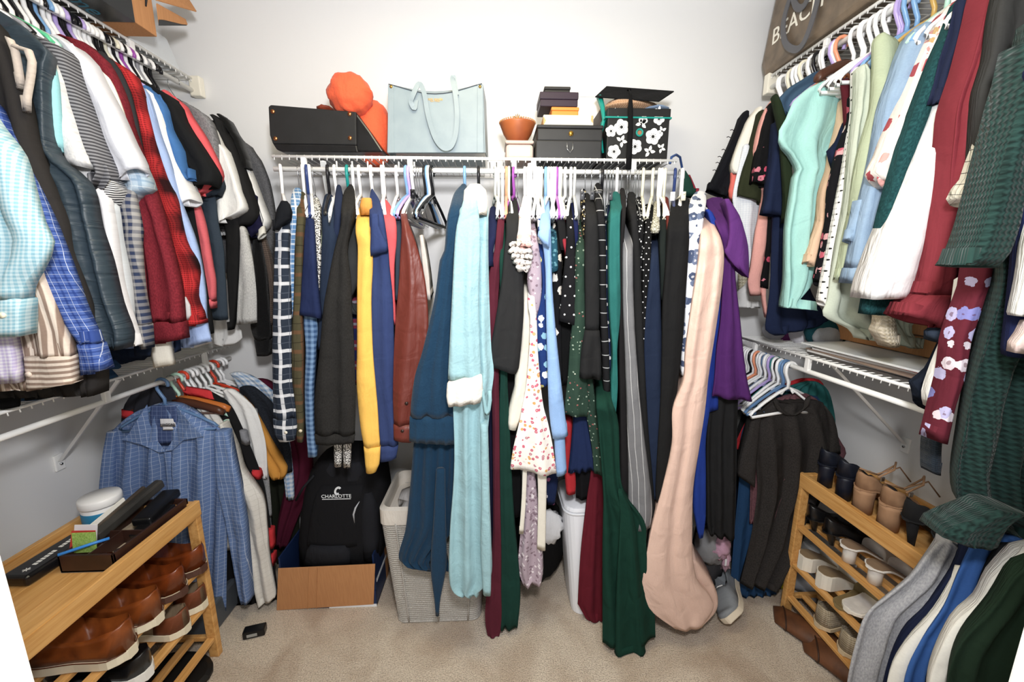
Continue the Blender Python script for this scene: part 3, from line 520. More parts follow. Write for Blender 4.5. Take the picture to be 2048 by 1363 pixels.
G('R', 1.40, 'denim #41607c #35506a', 'slate blue jacket shoulder behind the aqua tee', 'slate_jacket', '138 1640 1668/141 1625 1670/157 1600 1668/169 1580 1645/182 1566 1622/(1550 205 1610 204)/(1567 230 1600 232)', 'shoulder', 'white', .035, body=False)
G('R', 1.43, 'plain #1c2745', 'navy tee dress hanging lowest in the corner row', 'tee_dress', '236 1550 1570/400 1548 1578/453 1542 1602/570 1537 1622/625 1531 1652/(1528 660 1662 642)/(1546 672 1640 652)', 'body', 'white', .04, body=False, extra=(('sleeve', '240 1550 1562/321 1541 1566/368 1533 1568/393 1530 1570/(1521 426 1572 432)', None, -.03, .05, .6),))
G('R', 1.455, 'floral #141416 #d8788a #c23f5e #e9d5cf .035 .3', 'black blouse with scattered red flowers', 'floral_blouse', '203 1540 1550/247 1525 1553/281 1517 1548/321 1508 1545/(1502 362 1536 372)', 'sleeve', 'white', .05, body=False, extra=(('body', '400 1536 1556/431 1534 1554/500 1530 1544/540 1524 1542/(1518 574 1540 578)', None, .02, .03, .5),))
G('R', 1.485, 'plain #f2aa9f', 'salmon pink tunic with notched hem', 'tunic', '195 1545 1552/216 1530 1548/247 1519 1534/299 1508 1522/340 1512 1526/380 1524 1535/428 1518 1539/459 1511 1538/505 1504 1533/541 1499 1527/563 1495 1524/(1500 592 1526 590)', 'body', 'white', .03, body=False, extra=(('body', '560 1519 1535/600 1524 1534/635 1530 1533', None, 0, .02, .3),))
G('R', 1.505, 'plain #2f3420', 'dark olive tee with wide folded sleeve', 'tee', '220 1518 1528/289 1500 1514/336 1485 1510/375 1474 1530/(1473 390 1526 408)', 'sleeve', 'white', .05, body=False)
G('R', 1.53, 'gingham #eef2f8 #dfe6f0 .008', 'white textured shirt with long body', 'long_shirt', '290 1486 1502/380 1466 1522/410 1466 1527/460 1476 1514/505 1490 1507/541 1495 1503', 'body', None, .03, body=False)
G('R', 1.55, 'plain #f6f1e4', 'cream tee with curled sleeve near the bracket', 'tee', '214 1512 1526/222 1504 1526/240 1492 1520/258 1485 1515/274 1478 1512/(1461 326 1502 312)/(1466 346 1486 350)', 'sleeve', 'white', .05, body=False)
G('R', 1.57, 'plain #ee6f62', 'coral scarf sleeve peeking under the black fringed top', 'coral_blouse', '340 1462 1478/362 1461 1480/380 1457 1480/402 1462 1472', 'sleeve', None, .03, body=False)
fr = G('R', 1.59, 'plain #15161c', 'black top with small fringe ticks at the far end', 'fringed_blouse', '222 1486 1496/230 1480 1500/247 1474 1498/282 1459 1490/313 1444 1482/346 1428 1476/(1411 378 1456 393)', 'sleeve', 'white', .05, body=False, extra=(('body', '376 1440 1474/400 1448 1472/410 1458 1470', None, .02, .03, .5),))
fm = MB()
for px, py in ((1459, 276), (1449, 301), (1441, 315), (1437, 327), (1431, 342), (1466, 262)):
    a = atY(px+3, py, 1.59); fm.tube([a, a+Vector((-.012, -.004, .004)), a+Vector((-.02, -.006, .001))], .0014, 4)
part('fringe', fm, cloth('plain #15161c'), fr, smooth=True)
G('R', 1.62, 'knit #d9d2b8 #a99f7c .01', 'beige crochet piece behind the salmon tunic', 'crochet_blouse', '548 1476 1500/570 1476 1502/588 1478 1503', 'body', None, .03, body=False)
G('R', 1.60, 'plain #f5f5f3', 'white folded hem with black trim behind the salmon tunic', 'shirt', '500 1504 1512/560 1496 1506/585 1472 1508/605 1470 1516/616 1472 1526', 'body', None, .03, body=False)
G('R', .94, 'knit #e9dcc2 #c9b896 .008', 'cream ribbed knit cuff dangling below the white blouse', 'cream_sweater', '600 1768 1790/632 1757 1796/650 1754 1801/(1746 662 1804 670)/(1768 697 1807 693)', 'sleeve', None, .05, body=False)
for i, (yy, cc) in enumerate(((1.16, 'lilac'), (1.14, 'blue'), (1.27, 'white'), (1.30, 'white'), (1.35, 'peach'), (1.37, 'lilac'), (1.41, 'white'), (1.44, 'black'), (1.465, 'white'), (1.50, 'cream'), (1.54, 'white'), (1.565, 'cream'), (1.61, 'white'), (1.03, 'white'), (1.045, 'mint'))):
    hanger(RODR, yy, random.Random(i+9).uniform(-.3, .3), 'plastic', cc, cc+' plastic hanger crowded among others on the right upper rod', 'spare hangers on the right upper rod', RODZ['R'])
# ================================================================ BACK WALL ROD (left -> right)
G('B', 1.27, 'plaid #2a3342 #e6e8ee #565e6c .052', 'navy and white plaid flannel shirt with buttoned cuff', 'flannel_shirt', '410 560 570/425 552 580/455 548 578/480 549 577/520 547 576/600 545 580/660 544 582/700 543 582/760 544 583/800 545 588/850 546 593/(550 872 592 866)/(558 884 590 880)', 'sleeve', 'white', hx=559, fold=1.3,
  extra=(('collar', '402 560 574/418 551 581/435 548 580/450 546 562/460 544 556', 'plain #16181d', -.02, .08, 2),), buttons=((572, 864, '#d8d2c4'),), cuff=835)
G('B', 1.32, 'plaid #5f8fc0 #eef4fa #ffffff .03', 'light blue and white plaid shirt beside the flannel', 'plaid_shirt', '378 585 602/400 580 600/440 578 596/500 576 592/600 578 590/700 577 588', 'sleeve', 'wire grey', hx=594)
G('B', 1.285, 'plaid #4d4832 #6e4a30 #26221a .06', 'olive and rust plaid shirt with buttoned cuff', 'plaid_shirt', '386 596 610/400 592 612/440 592 607/500 588 606/600 586 603/700 580 606/800 585 606/850 588 607/884 593 606', 'sleeve', 'white', hx=603, buttons=((601, 861, '#cfc2a8'),))
G('B', 1.31, 'gingham #7ea3cc #3d5f8c .018', 'medium blue checked long sleeve shirt', 'checked_shirt', '405 606 616/500 604 614/640 606 634/700 610 632/780 608 628/850 610 629/900 614 634/(615 917 634 914)', 'sleeve', 'navy', hx=611)
G('B', 1.275, 'plain #1f2b52', 'navy tee with folded short sleeve', 'tee', '405 612 624/430 607 627/500 606 631/560 602 635/600 600 639/(597 630 644 637)', 'sleeve', 'white', hx=617, extra=(('sleeve_lining', '(600 628 642 634)/(604 650 632 646)/(606 662 614 658)', None, .05, .03, .3),))
G('B', 1.30, 'marl #f0eee8 #4a4848', 'black and white marled cardigan with two long cuffs', 'marled_cardigan', '398 626 638/420 623 640/500 629 641/560 632 639/588 635 638', 'sleeve', 'wire grey', hx=625, extra=(('cuff', '860 668 684/885 667 684/934 668 683', None, .03, .04, .6), ('cuff', '860 685 702/885 685 703/936 686 701', None, .03, .04, .6)))
G('B', 1.34, 'plain #8b967a', 'sage grey shirt squeezed beside the marled cardigan', 'shirt', '425 638 648/480 640 649/540 641 647', 'sleeve', None)
G('B', 1.31, 'plain #27344a', 'dark blue hoodie with grey drawstring', 'hoodie', '390 648 665/420 642 670/470 643 674/520 640 670/600 637 666/700 634 660', 'sleeve', 'black', hx=654, extra=(('drawstring', '395 663 666/420 663 665/445 657 660', 'plain #d8d8d8', -.03, .006, 0),))
G('B', 1.32, 'plain #25304c', 'navy sweatshirt half hidden by the charcoal coat', 'sweatshirt', '372 672 682/400 668 685/440 667 681/480 661 678', 'sleeve', 'white', hx=668)
G('B', 1.24, 'heather #2d2c2b #242322', 'large charcoal wool coat hanging wide', 'wool_coat', '371 695 706/385 686 709/420 681 707/450 680 702/500 667 694/560 655 701/620 645 703/700 638 708/800 628 711/870 629 709/(632 890 706 887)', 'sleeve', 'teal', hx=693, cuff=868)
G('B', 1.275, 'plain #303234', 'dark grey tee with short stitched sleeve', 'tee', '415 702 715/440 698 713/500 692 714/560 690 717/(689 603 700 604)/(700 626 717 630)', 'sleeve', 'white', hx=703)
G('B', 1.32, 'rugby #1f2350 #6e2238 #7a7480 .07', 'navy rugby shirt with maroon and grey stripes', 'rugby_shirt', '600 700 716/700 703 717/770 706 717', 'body', None, flat=True)
G('B', 1.235, 'plain #f6bd3a', 'bright yellow sweatshirt with ribbed cuff', 'yellow_sweatshirt', '404 724 736/415 717 742/440 711 743/465 710 740/490 714 744/530 714 745/600 713 742/700 713 745/760 712 750/820 716 755/870 722 758/895 727 760/(730 930 758 930)/(732 947 752 944)', 'sleeve', 'white', hx=717, cuff=893,
  extra=(('hood', '396 722 742/410 718 744/430 720 744', 'plain #e79a2c', .06, .10, .2),))
G('B', 1.25, 'plain #2f3f6e', 'blue hoodie with raised collar band', 'blue_hoodie', '380 741 747/400 738 759/430 738 766/460 738 771/500 740 776/530 743 778/600 740 785/700 740 788/800 748 788/880 758 796/(760 925 792 917)', 'sleeve', 'white', hx=741, cuff=882, extra=(('collar', '428 740 756/450 741 757/(739 497 774 488)/(740 512 776 502)', None, -.025, .06, .4),))
G('B', 1.29, 'plain #e4535a', 'coral red hoodie between blue hoodie and rust shirt', 'coral_hoodie', '398 762 772/410 757 781/440 762 791/480 770 793/520 774 789/553 778 788/600 781 789/650 789 792', 'sleeve', 'white', hx=762)
G('B', 1.30, 'plain #33404f', 'slate jacket strip left of the rust shirt', 'slate_jacket', '412 788 796/440 788 805/500 790 804/600 790 800', 'sleeve', 'white', hx=766)
G('B', 1.235, 'satin #6e2a1e', 'rust brown suede shirt with two button cuff', 'suede_shirt', '400 796 806/415 797 812/440 802 815/470 802 826/500 800 836/560 797 850/620 792 856/680 788 856/740 786 852/800 785 846/860 787 834/(787 880 822 886)', 'sleeve', 'white', hx=792, buttons=((813, 806, '#2a1c18'), (805, 861, '#2a1c18')), cuff=845)
G('B', 1.31, 'plain #cfc7c0', 'pale grey sleeve edge right of the rust shirt', 'shirt', '470 838 846/540 846 857/600 854 862', 'sleeve', None, flat=True)
rb = G('B', 1.21, 'velvet #153a56', 'dark teal blue velvet bathrobe with ribbed cuff and belt end', 'velvet_bathrobe'.replace('bathrobe', 'robe'), '370 920 934/385 908 930/410 900 924/440 893 921/500 888 916/520 879 912/600 868 905/700 845 900/750 830 900/800 822 906/835 820 910/(819 884 908 890)', 'sleeve', 'blue', hx=929, cuff=828, fold=1.3, lam=.03,
  extra=(('body', '440 900 918/600 880 905/800 845 912/880 828 914/972 820 911/1059 811 906/(799 1126 858 1132)/(860 1140 900 1146)', None, .05, .22, 1.5), ('belt', '940 872 890/1050 866 892/1120 861 894/1155 862 890/1200 868 881/1232 871 878', None, .02, .02, .3)))
G('B', 1.19, 'fleece #98c4cd', 'long aqua plush bathrobe with white sherpa collar', 'plush_robe', '378 932 966/400 920 974/430 918 977/500 915 977/600 912 979/700 910 983/746 905 988/800 905 982/900 908 974/972 906 978/1067 899 982/1155 897 983/1185 905 960/1195 922 958', 'body', 'black', hx=957, fold=1.5,
  extra=(('collar', '368 938 962/378 928 972/400 926 976/430 935 974', 'fleece #f1ead8', -.02, .12, 1), ('sleeve', '400 926 955/450 913 960/500 908 960/600 903 958/700 898 960/760 895 963', None, -.035, .09, 1), ('cuff', '(894 768 964 752)/(892 795 966 782)/(896 816 962 806)', 'fleece #f3eee4', -.05, .12, 1.2), ('front_edge', '850 960 976/1000 962 980/1100 961 983/1192 966 982', None, -.03, .05, 1), ('belt_loop', '780 962 968/830 970 978/800 976 984', 'plain #8fbcc4', -.04, .008, 0)))
G('B', 1.27, 'plain #1e2549', 'small navy tee with short sleeve by the aqua robe', 'tee', '415 980 993/440 976 995/480 972 991/500 968 987/(964 530 988 533)', 'sleeve', 'clear', hx=990, extra=(('sleeve_lining', '530 968 987/555 971 982', None, .05, .02, .3),))
G('B', 1.31, 'plain #e9eef2', 'white blouse with pale blue edge', 'blouse', '430 985 996/470 984 996/515 984 992', 'sleeve', 'clear', hx=997)
G('B', 1.28, 'plain #5e1f30', 'long maroon gown trailing to the carpet', 'maroon_gown', '408 1000 1009/440 995 1009/500 988 1005/560 976 999/620 977 996/700 980 997/820 984 999/1000 986 1001/1099 984 1003/1180 974 1003/1240 970 1004/(976 1284 998 1290)', 'body', 'white', hx=1005, fold=1.8, lam=.02)
G('B', 1.285, 'plain #143c33', 'long dark green gown right of the maroon gown', 'green_gown', '404 1007 1015/500 999 1012/600 1000 1014/750 1000 1015/820 998 1018/1019 999 1028/1178 999 1041/(999 1262 1036 1256)', 'body', 'peach', hx=1013, fold=1.8, lam=.02)
G('B', 1.34, 'plain #1a1d38', 'dark navy dress strip between aqua robe and maroon gown', 'navy_dress', '820 976 988/950 978 988/1100 982 988', 'body', None, flat=True)
G('B', 1.235, 'plain #2a2a2b', 'black open cardigan with broad hem', 'black_cardigan', '399 1022 1034/420 1015 1037/440 1012 1038/470 1012 1036/500 1008 1040/560 1003 1046/620 994 1048/700 980 1042/(976 726 1038 738)/(977 733 1032 750)', 'body', 'black', hx=1022, fold=.7)
G('B', 1.34, 'plain #141416', 'black maxi dress behind the cream sleeve', 'black_dress', '740 1010 1034/860 1013 1036/950 1018 1042/1020 1024 1046/1035 1028 1040', 'body', None, flat=True)
bl = G('B', 1.23, 'floral #f6ece4 #e0a9a0 #e6b8a8 .03 .3', 'white blouse with ruffled sleeve and tiny pink flowers', 'ruffled_blouse', '402 1044 1056/430 1038 1061/470 1034 1063/490 1030 1062/530 1040 1058', 'sleeve', 'white', hx=1050)
rf = MB(); R9 = random.Random(3)
for j, (x0, x1, y) in enumerate(((1022, 1062, 488), (1020, 1062, 500), (1026, 1062, 512), (1030, 1060, 524), (1036, 1056, 536))):
    pts = []
    for k in range(15):
        f = k/14; p = atY(x0+(x1-x0)*f, y+4*math.sin(k*1.9+j), 1.215+.014*math.sin(k*2.2+j)); pts.append(p)
    rf.tube(pts, .008, 6, flat=.8)
part('ruffle', rf, cloth('floral #f6ece4 #e0a9a0 #e6b8a8 .03 .3'), bl, smooth=True)
G('B', 1.26, 'floral #b9a5b2 #8d7482 #efe6ea .012 .4', 'mauve ditsy floral dress with knotted sleeve', 'floral_dress', '430 1057 1067/480 1058 1076/520 1056 1082/560 1054 1084/590 1058 1083/610 1064 1080/632 1069 1074', 'sleeve', 'white', hx=1062,
  extra=(('skirt', '945 1054 1070/1000 1046 1076/1080 1040 1084/1140 1036 1087/(1047 1176 1083 1168)', None, .03, .12, 2),))
G('B', 1.285, 'plain #efe8d8', 'cream dress with long puffed sleeve and gathered cuff', 'cream_dress', '535 1048 1060/600 1047 1063/700 1041 1062/744 1030 1060/773 1029 1057/817 1018 1047/846 1015 1038/(1016 858 1032 862)', 'sleeve', 'white', hx=1056, extra=(('tie', '900 1046 1056/1000 1043 1052/1068 1038 1047', None, -.02, .01, .3), ('tie', '930 1074 1094/1000 1076 1093/(1074 1098 1091 1102)', None, -.02, .01, .3)))
G('B', 1.235, 'floral #fbf3ea #d8607a #e8a95a #c98a96 .014 .38', 'white dress with pink and yellow flower print', 'floral_dress', '520 1058 1066/600 1056 1070/640 1060 1074/700 1058 1076/773 1052 1082/817 1044 1088/850 1038 1097/900 1026 1107/(1020 940 1114 950)', 'body', 'white', hx=1068, fold=1.4)
G('B', 1.28, 'floral #1d3a78 #f1f4f6 #8ec4d8 #d9cf6a .032 .42', 'navy blouse with white and yellow flowers', 'floral_blouse', '398 1070 1084/450 1076 1088/500 1076 1092/560 1084 1096/600 1080 1098/630 1068 1096/700 1074 1099/750 1078 1102/(1078 776 1104 767)', 'sleeve', 'white', hx=1074)
G('B', 1.23, 'plain #8fb7ea', 'sky blue tiered dress with pointed sleeve', 'sky_dress', '400 1085 1099/430 1082 1101/455 1078 1102/490 1086 1103/540 1091 1104/600 1092 1107/700 1094 1116/800 1097 1127/850 1101 1133/(1106 880 1137 872)', 'body', 'blue', hx=1092, fold=1.0, extra=(('sleeve', '(1077 462 1100 458)/(1075 470 1100 478)/(1082 482 1099 496)', None, -.03, .05, .3), ('tier', '870 1108 1130/910 1110 1132/(1113 955 1134 947)', None, .02, .12, 1.2)))
G('B', 1.29, 'floral #1f5468 #5f98a6 #123648 .012 .4', 'teal lace blouse', 'lace_blouse', '440 1101 1111/480 1100 1115/520 1100 1117/(1102 546 1117 540)', 'sleeve', 'white', hx=1103)
G('B', 1.315, 'floral #18181b #f0e8dc #c9beb0 .05 .3', 'black dress with large cream flowers', 'floral_dress', '410 1102 1114/500 1108 1123/560 1105 1124/640 1107 1124/700 1110 1124/760 1112 1126', 'body', 'white', hx=1108)
G('B', 1.30, 'plain #1c1c1e', 'black sleeve left of the dotted dress', 'black_blouse', '400 1110 1122/430 1113 1129/500 1120 1138', 'sleeve', 'white', hx=1112)
G('B', 1.295, 'plain #9b2334', 'brick red short sleeve blouse', 'red_blouse', '440 1125 1135/480 1125 1137/500 1129 1136/518 1132 1135', 'sleeve', 'cream', hx=1122)
G('B', 1.26, 'dots #19191c #f4f4f4 .03 .1', 'black dress with sparse white dots', 'dotted_dress', '405 1130 1142/450 1134 1148/500 1132 1152/560 1126 1154/620 1120 1156/(1118 642 1156 652)', 'sleeve', 'white', hx=1120)
G('B', 1.33, 'plain #141415', 'black skirt below the dotted sleeve', 'black_skirt', '640 1114 1146/700 1116 1147/760 1120 1146/(1122 772 1138 766)', 'body', None, flat=True)
G('B', 1.31, 'plain #1b2350', 'navy top on a purple checked hanger', 'navy_blouse', '408 1140 1151/450 1146 1157/500 1150 1156', 'sleeve', 'purple', hx=1114)
G('B', 1.25, 'floral #2c4438 #9db09c #a8605a #d9dcc8 .012 .24', 'dark green dress with small flower sprigs and long sleeve', 'floral_dress', '440 1158 1171/500 1152 1170/560 1150 1170/640 1146 1172/700 1140 1172/759 1136 1174/800 1131 1178/(1129 830 1176 836)', 'sleeve', 'lilac', hx=1120, fold=1.5, extra=(('body', '640 1155 1174/700 1160 1178/766 1160 1187/817 1170 1194/900 1184 1208/(1188 948 1211 952)', None, .03, .15, 1.5),))
G('B', 1.32, 'floral #16161a #e0c98a #f0f0f0 .008 .4', 'black sequin top strip beside the black dress', 'sequin_blouse', '380 1160 1172/450 1166 1174/560 1166 1174/640 1164 1172/692 1158 1168', 'body', 'clear', hx=1150)
G('B', 1.225, 'plain #242425', 'plain black dress with flared peplum hem', 'black_dress', '388 1166 1180/400 1170 1188/420 1172 1193/440 1172 1196/500 1170 1199/600 1171 1200/662 1171 1199', 'body', 'clip smoke', hx=1172, fold=.7, extra=(('peplum', '662 1170 1200/700 1163 1203/(1159 756 1204 760)', None, -.004, .2, 1.6),))
G('B', 1.255, 'windowpane #1e1e20 #b9b9b9 .045', 'black trousers with thin white windowpane check', 'checked_pants', '368 1190 1202/380 1188 1206/400 1192 1206/440 1194 1211/500 1198 1213/600 1200 1214/700 1204 1219/790 1208 1221', 'leg', 'clip smoke', hx=1184)
G('B', 1.285, 'dots #1f2c4e #f2f2f2 .03 .2', 'navy trousers with white square dots', 'dotted_pants', '412 1211 1222/500 1211 1219/600 1210 1217/700 1215 1224/740 1218 1225', 'leg', 'clip smoke', hx=1201)
G('B', 1.295, 'floral #f0efe9 #26262c #b0554a .008 .42', 'black and white scribble patterned trousers', 'patterned_pants', '600 1206 1212/720 1207 1216/832 1213 1226/880 1220 1240/950 1227 1246/1010 1239 1252/1048 1247 1256', 'leg', None, flat=True)
G('B', 1.215, 'plain #1c6b66', 'teal pleated halter dress gathered at the top', 'teal_dress', '385 1225 1238/395 1220 1248/412 1222 1246/430 1220 1242/500 1217 1241/600 1218 1242/650 1221 1240/700 1225 1235/780 1224 1236/850 1218 1230/866 1220 1226', 'body', 'clip smoke', hx=1203, fold=3, lam=.013)
G('B', 1.205, 'plain #0f3a2e', 'big forest green gown spreading onto the carpet', 'green_gown', '735 1202 1212/800 1193 1224/850 1196 1238/979 1206 1246/1047 1206 1290/1099 1205 1294/1178 1205 1300/1230 1205 1310/(1205 1290 1312 1280)', 'skirt', 'black', hx=1206, fold=1.5, lam=.06, extra=(('skirt_fold', '985 1236 1246/1040 1240 1268/1150 1234 1280/1250 1230 1287/(1229 1320 1292 1312)', None, -.012, .04, 1.2),))
G('B', 1.26, 'plain #252324', 'black slim trousers left of the grey pinstripe', 'slim_pants', '378 1240 1250/400 1242 1253/430 1243 1252/500 1240 1248/600 1240 1250/700 1238 1252/850 1240 1258/950 1240 1263/(1244 1050 1259 1045)', 'leg', 'clip smoke', hx=1228)
G('B', 1.225, 'pinstripe #77777a #c9c9c9 .022', 'grey pinstripe dress trousers', 'pinstripe_pants', '441 1250 1263/460 1248 1266/500 1246 1267/600 1246 1268/700 1250 1273/820 1254 1283/950 1257 1299/1020 1256 1306/(1255 1064 1302 1058)', 'leg', 'wire grey', hx=1245)
G('B', 1.25, 'plain #222223', 'black straight trousers right of the grey pinstripe', 'straight_pants', '386 1255 1271/410 1256 1273/430 1260 1275/500 1266 1281/600 1267 1285/700 1272 1289/850 1280 1297/950 1286 1306/(1295 1036 1312 1030)', 'leg', 'wire grey', hx=1256)
G('B', 1.30, 'floral #1b1b1c #f0f0ee #d8d8d4 .008 .35', 'black and white paisley strip trousers', 'paisley_pants', '396 1272 1285/450 1276 1288/500 1278 1287/600 1280 1286', 'leg', 'wire grey', hx=1262)
G('B', 1.265, 'dots #161617 #f6f6f6 .017 .12', 'black polka dot trousers', 'polka_pants', '410 1288 1308/435 1292 1307/500 1287 1303/600 1284 1302/700 1282 1294/800 1282 1290', 'leg', 'wire grey', hx=1270)
G('B', 1.28, 'marl #d9d5c2 #8a8672', 'beige tasselled evening bag hung between trousers', 'tassel_bag', '405 1308 1315/440 1306 1320/458 1302 1321/466 1304 1318', 'body', None)
G('B', 1.255, 'plain #1e2a42', 'dark navy dress trousers', 'navy_pants', '464 1302 1316/500 1302 1318/560 1298 1321/620 1292 1323/700 1288 1325/850 1294 1327/950 1302 1327/(1304 1002 1323 996)', 'leg', 'cream', hx=1288)
G('B', 1.275, 'plain #1e2523', 'very dark green trousers beside the yoga pants', 'green_pants', '412 1318 1337/440 1320 1335/500 1320 1333/600 1322 1332', 'leg', 'white', hx=1320)
G('B', 1.30, 'plain #6e2a22', 'rust coloured skirt strip behind the yoga pants', 'rust_skirt', '396 1322 1338/440 1334 1341/490 1332 1337', 'body', 'cream', hx=1332)
G('B', 1.225, 'plain #1d1d1e', 'black yoga trousers with wide waistband', 'yoga_pants', '396 1358 1379/406 1346 1381/425 1341 1381/455 1338 1379/480 1336 1380/560 1330 1375/620 1326 1371/700 1325 1365/800 1322 1354/900 1316 1346/985 1312 1341/(1314 1008 1330 1000)', 'leg', 'clip white', hx=1352, fold=.7)
G('B', 1.25, 'floral #f5f6fa #4a5878 #6d7c9c .026 .5', 'white dress with slate blue leaf print', 'leaf_dress', '384 1390 1412/400 1381 1414/430 1380 1410/500 1376 1402/560 1373 1394/640 1370 1382/700 1364 1374/750 1362 1370', 'body', 'clip cream', hx=1360)
G('B', 1.205, 'satin #eac3b0', 'blush pink wide leg trousers pooling near the floor', 'blush_pants', '418 1407 1413/450 1404 1431/480 1402 1445/520 1398 1450/600 1386 1442/700 1372 1427/760 1368 1418/820 1346 1412/892 1344 1401/979 1325 1388/1059 1304 1386/1120 1292 1387/1167 1283 1397/1195 1285 1420/(1306 1230 1428 1222)/(1350 1262 1402 1258)', 'leg', 'white', hx=1368, fold=.55, lam=.06, extra=(('leg', '1120 1380 1392/1160 1375 1420/1190 1370 1435/(1372 1226 1434 1224)/(1376 1256 1404 1258)', None, .03, .1, 1),))
G('B', 1.25, 'plain #54246a', 'purple scrub top with wide short sleeve', 'purple_scrubs', '397 1416 1450/405 1412 1462/450 1434 1464/500 1448 1471/560 1446 1473/640 1442 1482/700 1434 1488/760 1430 1496/(1425 794 1506 804)', 'body', 'navy', hx=1352, fold=1.3, extra=(('sleeve', '398 1450 1460/430 1458 1481/460 1460 1491/490 1456 1498/(1450 503 1500 528)/(1468 530 1499 556)', 'plain #602c78', -.04, .10, .6),))
G('B', 1.285, 'plain #1b3b9c', 'royal blue scrub top below the purple one', 'blue_scrubs', '418 1412 1420/440 1420 1434/530 1444 1460/560 1440 1458/640 1428 1444/700 1418 1438/760 1411 1437/(1407 826 1438 820)', 'body', 'white', hx=1366, flat=True)
G('B', 1.275, 'plain #1c3f9e', 'royal blue trousers beside the blush pair', 'blue_pants', '815 1404 1422/880 1398 1413/950 1390 1413/1010 1386 1413/1045 1391 1412/1076 1397 1407', 'leg', None, flat=True)
G('B', 1.30, 'plain #232324', 'wide black trousers under the purple top', 'black_pants', '780 1424 1478/850 1415 1476/900 1412 1475/1000 1412 1473/1050 1414 1471/(1420 1072 1470 1082)', 'leg', None, flat=True, fold=1.5)
G('B', 1.33, 'plain #6a1526', 'maroon pleated skirt hanging before the white bin', 'maroon_skirt', '900 1186 1206/960 1180 1207/1000 1174 1208/1100 1162 1208/1200 1156 1208/(1158 1216 1208 1236)/(1182 1258 1206 1246)', 'body', None, flat=True, fold=1.2, T=.12)
G('B', 1.315, 'plain #1d2c54', 'navy pleated skirt above the white bin', 'navy_skirt', '825 1148 1178/870 1144 1188/920 1139 1202/(1136 948 1206 938)', 'body', None, flat=True, fold=.9, lam=.02, T=.2)
G('B', 1.34, 'plain #c01a26', 'bright red top peeking beside the sky blue dress', 'red_blouse', '840 1128 1146/900 1126 1144/960 1130 1152/990 1133 1151', 'body', None, flat=True, T=.15)
G('B', 1.36, 'plain #151417', 'black hem over the white bin lid', 'black_skirt', '920 1150 1208/960 1152 1208/998 1152 1206', 'body', None, flat=True, T=.1)
G('B', 1.36, 'plain #1d3f36', 'dark green dress behind the floral sleeve', 'green_dress', '760 1190 1212/850 1200 1232/960 1206 1240', 'body', None, flat=True, T=.15)
G('B', 1.37, 'floral #1c2a50 #e9e9ef #b05a90 .03 .3', 'navy floral hem right of the cream tie', 'floral_skirt', '930 1092 1118/970 1090 1116/1010 1094 1110', 'body', None, flat=True, T=.1)
# corner bundle beyond the end of the back shelf, seen above the clip hangers
e = atY(1366, 330, 1.66)
G('B', 1.60, 'plain #1b4438', 'dark green jacket on a navy hanger at the shelf end', 'green_jacket', '343 1368 1374/355 1363 1382/372 1361 1388/392 1362 1394', 'body', None, flat=True, T=.05, extra=(('lining', '350 1376 1381/370 1382 1390/392 1390 1398', 'plain #9c2338', .01, .03, 0),))
m = MB(); m.tube([atY(1340, 327, 1.50), atY(1343, 314, 1.51), atY(1352, 309, 1.53), atY(1360, 314, 1.56), atY(1364, 335, 1.59), atY(1366, 356, 1.60)], .0045, 8)
o = m.build('clothes_hanger', plain('navy_plastic', '#2f4a7e', .3), smooth=True); tag(o, 'navy plastic hanger hook hooked over the right end of the back shelf', 'hanger', 'loose hangers')
# empty hangers bunched together
for i, (px, cc, kd, an) in enumerate(((812, 'blue', 'plastic', -.22), (817, 'lilac', 'plastic', -.2), (824, 'white', 'plastic', -.16), (828, 'clear', 'wire', -.14), (833, 'black', 'clip', -.1), (838, 'clear', 'wire', -.12), (849, 'black', 'plastic', -.18), (854, 'blue', 'plastic', -.2), (857, 'white', 'plastic', -.22), (863, 'black', 'plastic', -.26), (867, 'grey', 'wire', -.2))):
    x = atY(px, 335, 1.5).x; hanger(x, 1.504, math.atan2(1.5, x*.8)+an, kd, cc, cc+' empty hanger in the bunch between rust shirt and teal robe', 'empty hangers bunched on the back rod', RODZ['B'])
for i, (px, cc, kd) in enumerate(((1018, 'white', 'plastic'), (1028, 'purple', 'plastic'), (1035, 'clear', 'wire'), (1058, 'white', 'plastic'), (1064, 'white', 'plastic'), (1078, 'white', 'plastic'), (1083, 'cream', 'plastic'), (1098, 'white', 'plastic'), (1132, 'white', 'plastic'), (1143, 'white', 'plastic'), (1215, 'clear', 'wire'), (1222, 'clear', 'wire'), (1236, 'white', 'plastic'), (1275, 'clear', 'wire'), (1281, 'clear', 'wire'), (1325, 'white', 'plastic'), (1308, 'cream', 'plastic'))):
    x = atY(px, 335, 1.5).x; hanger(x, 1.504, math.atan2(1.5, x*.8)+random.Random(i).uniform(-.25, .1), kd, cc, cc+' hanger among the crowded hangers on the middle of the back rod', 'crowded hangers on the back rod', RODZ['B'])
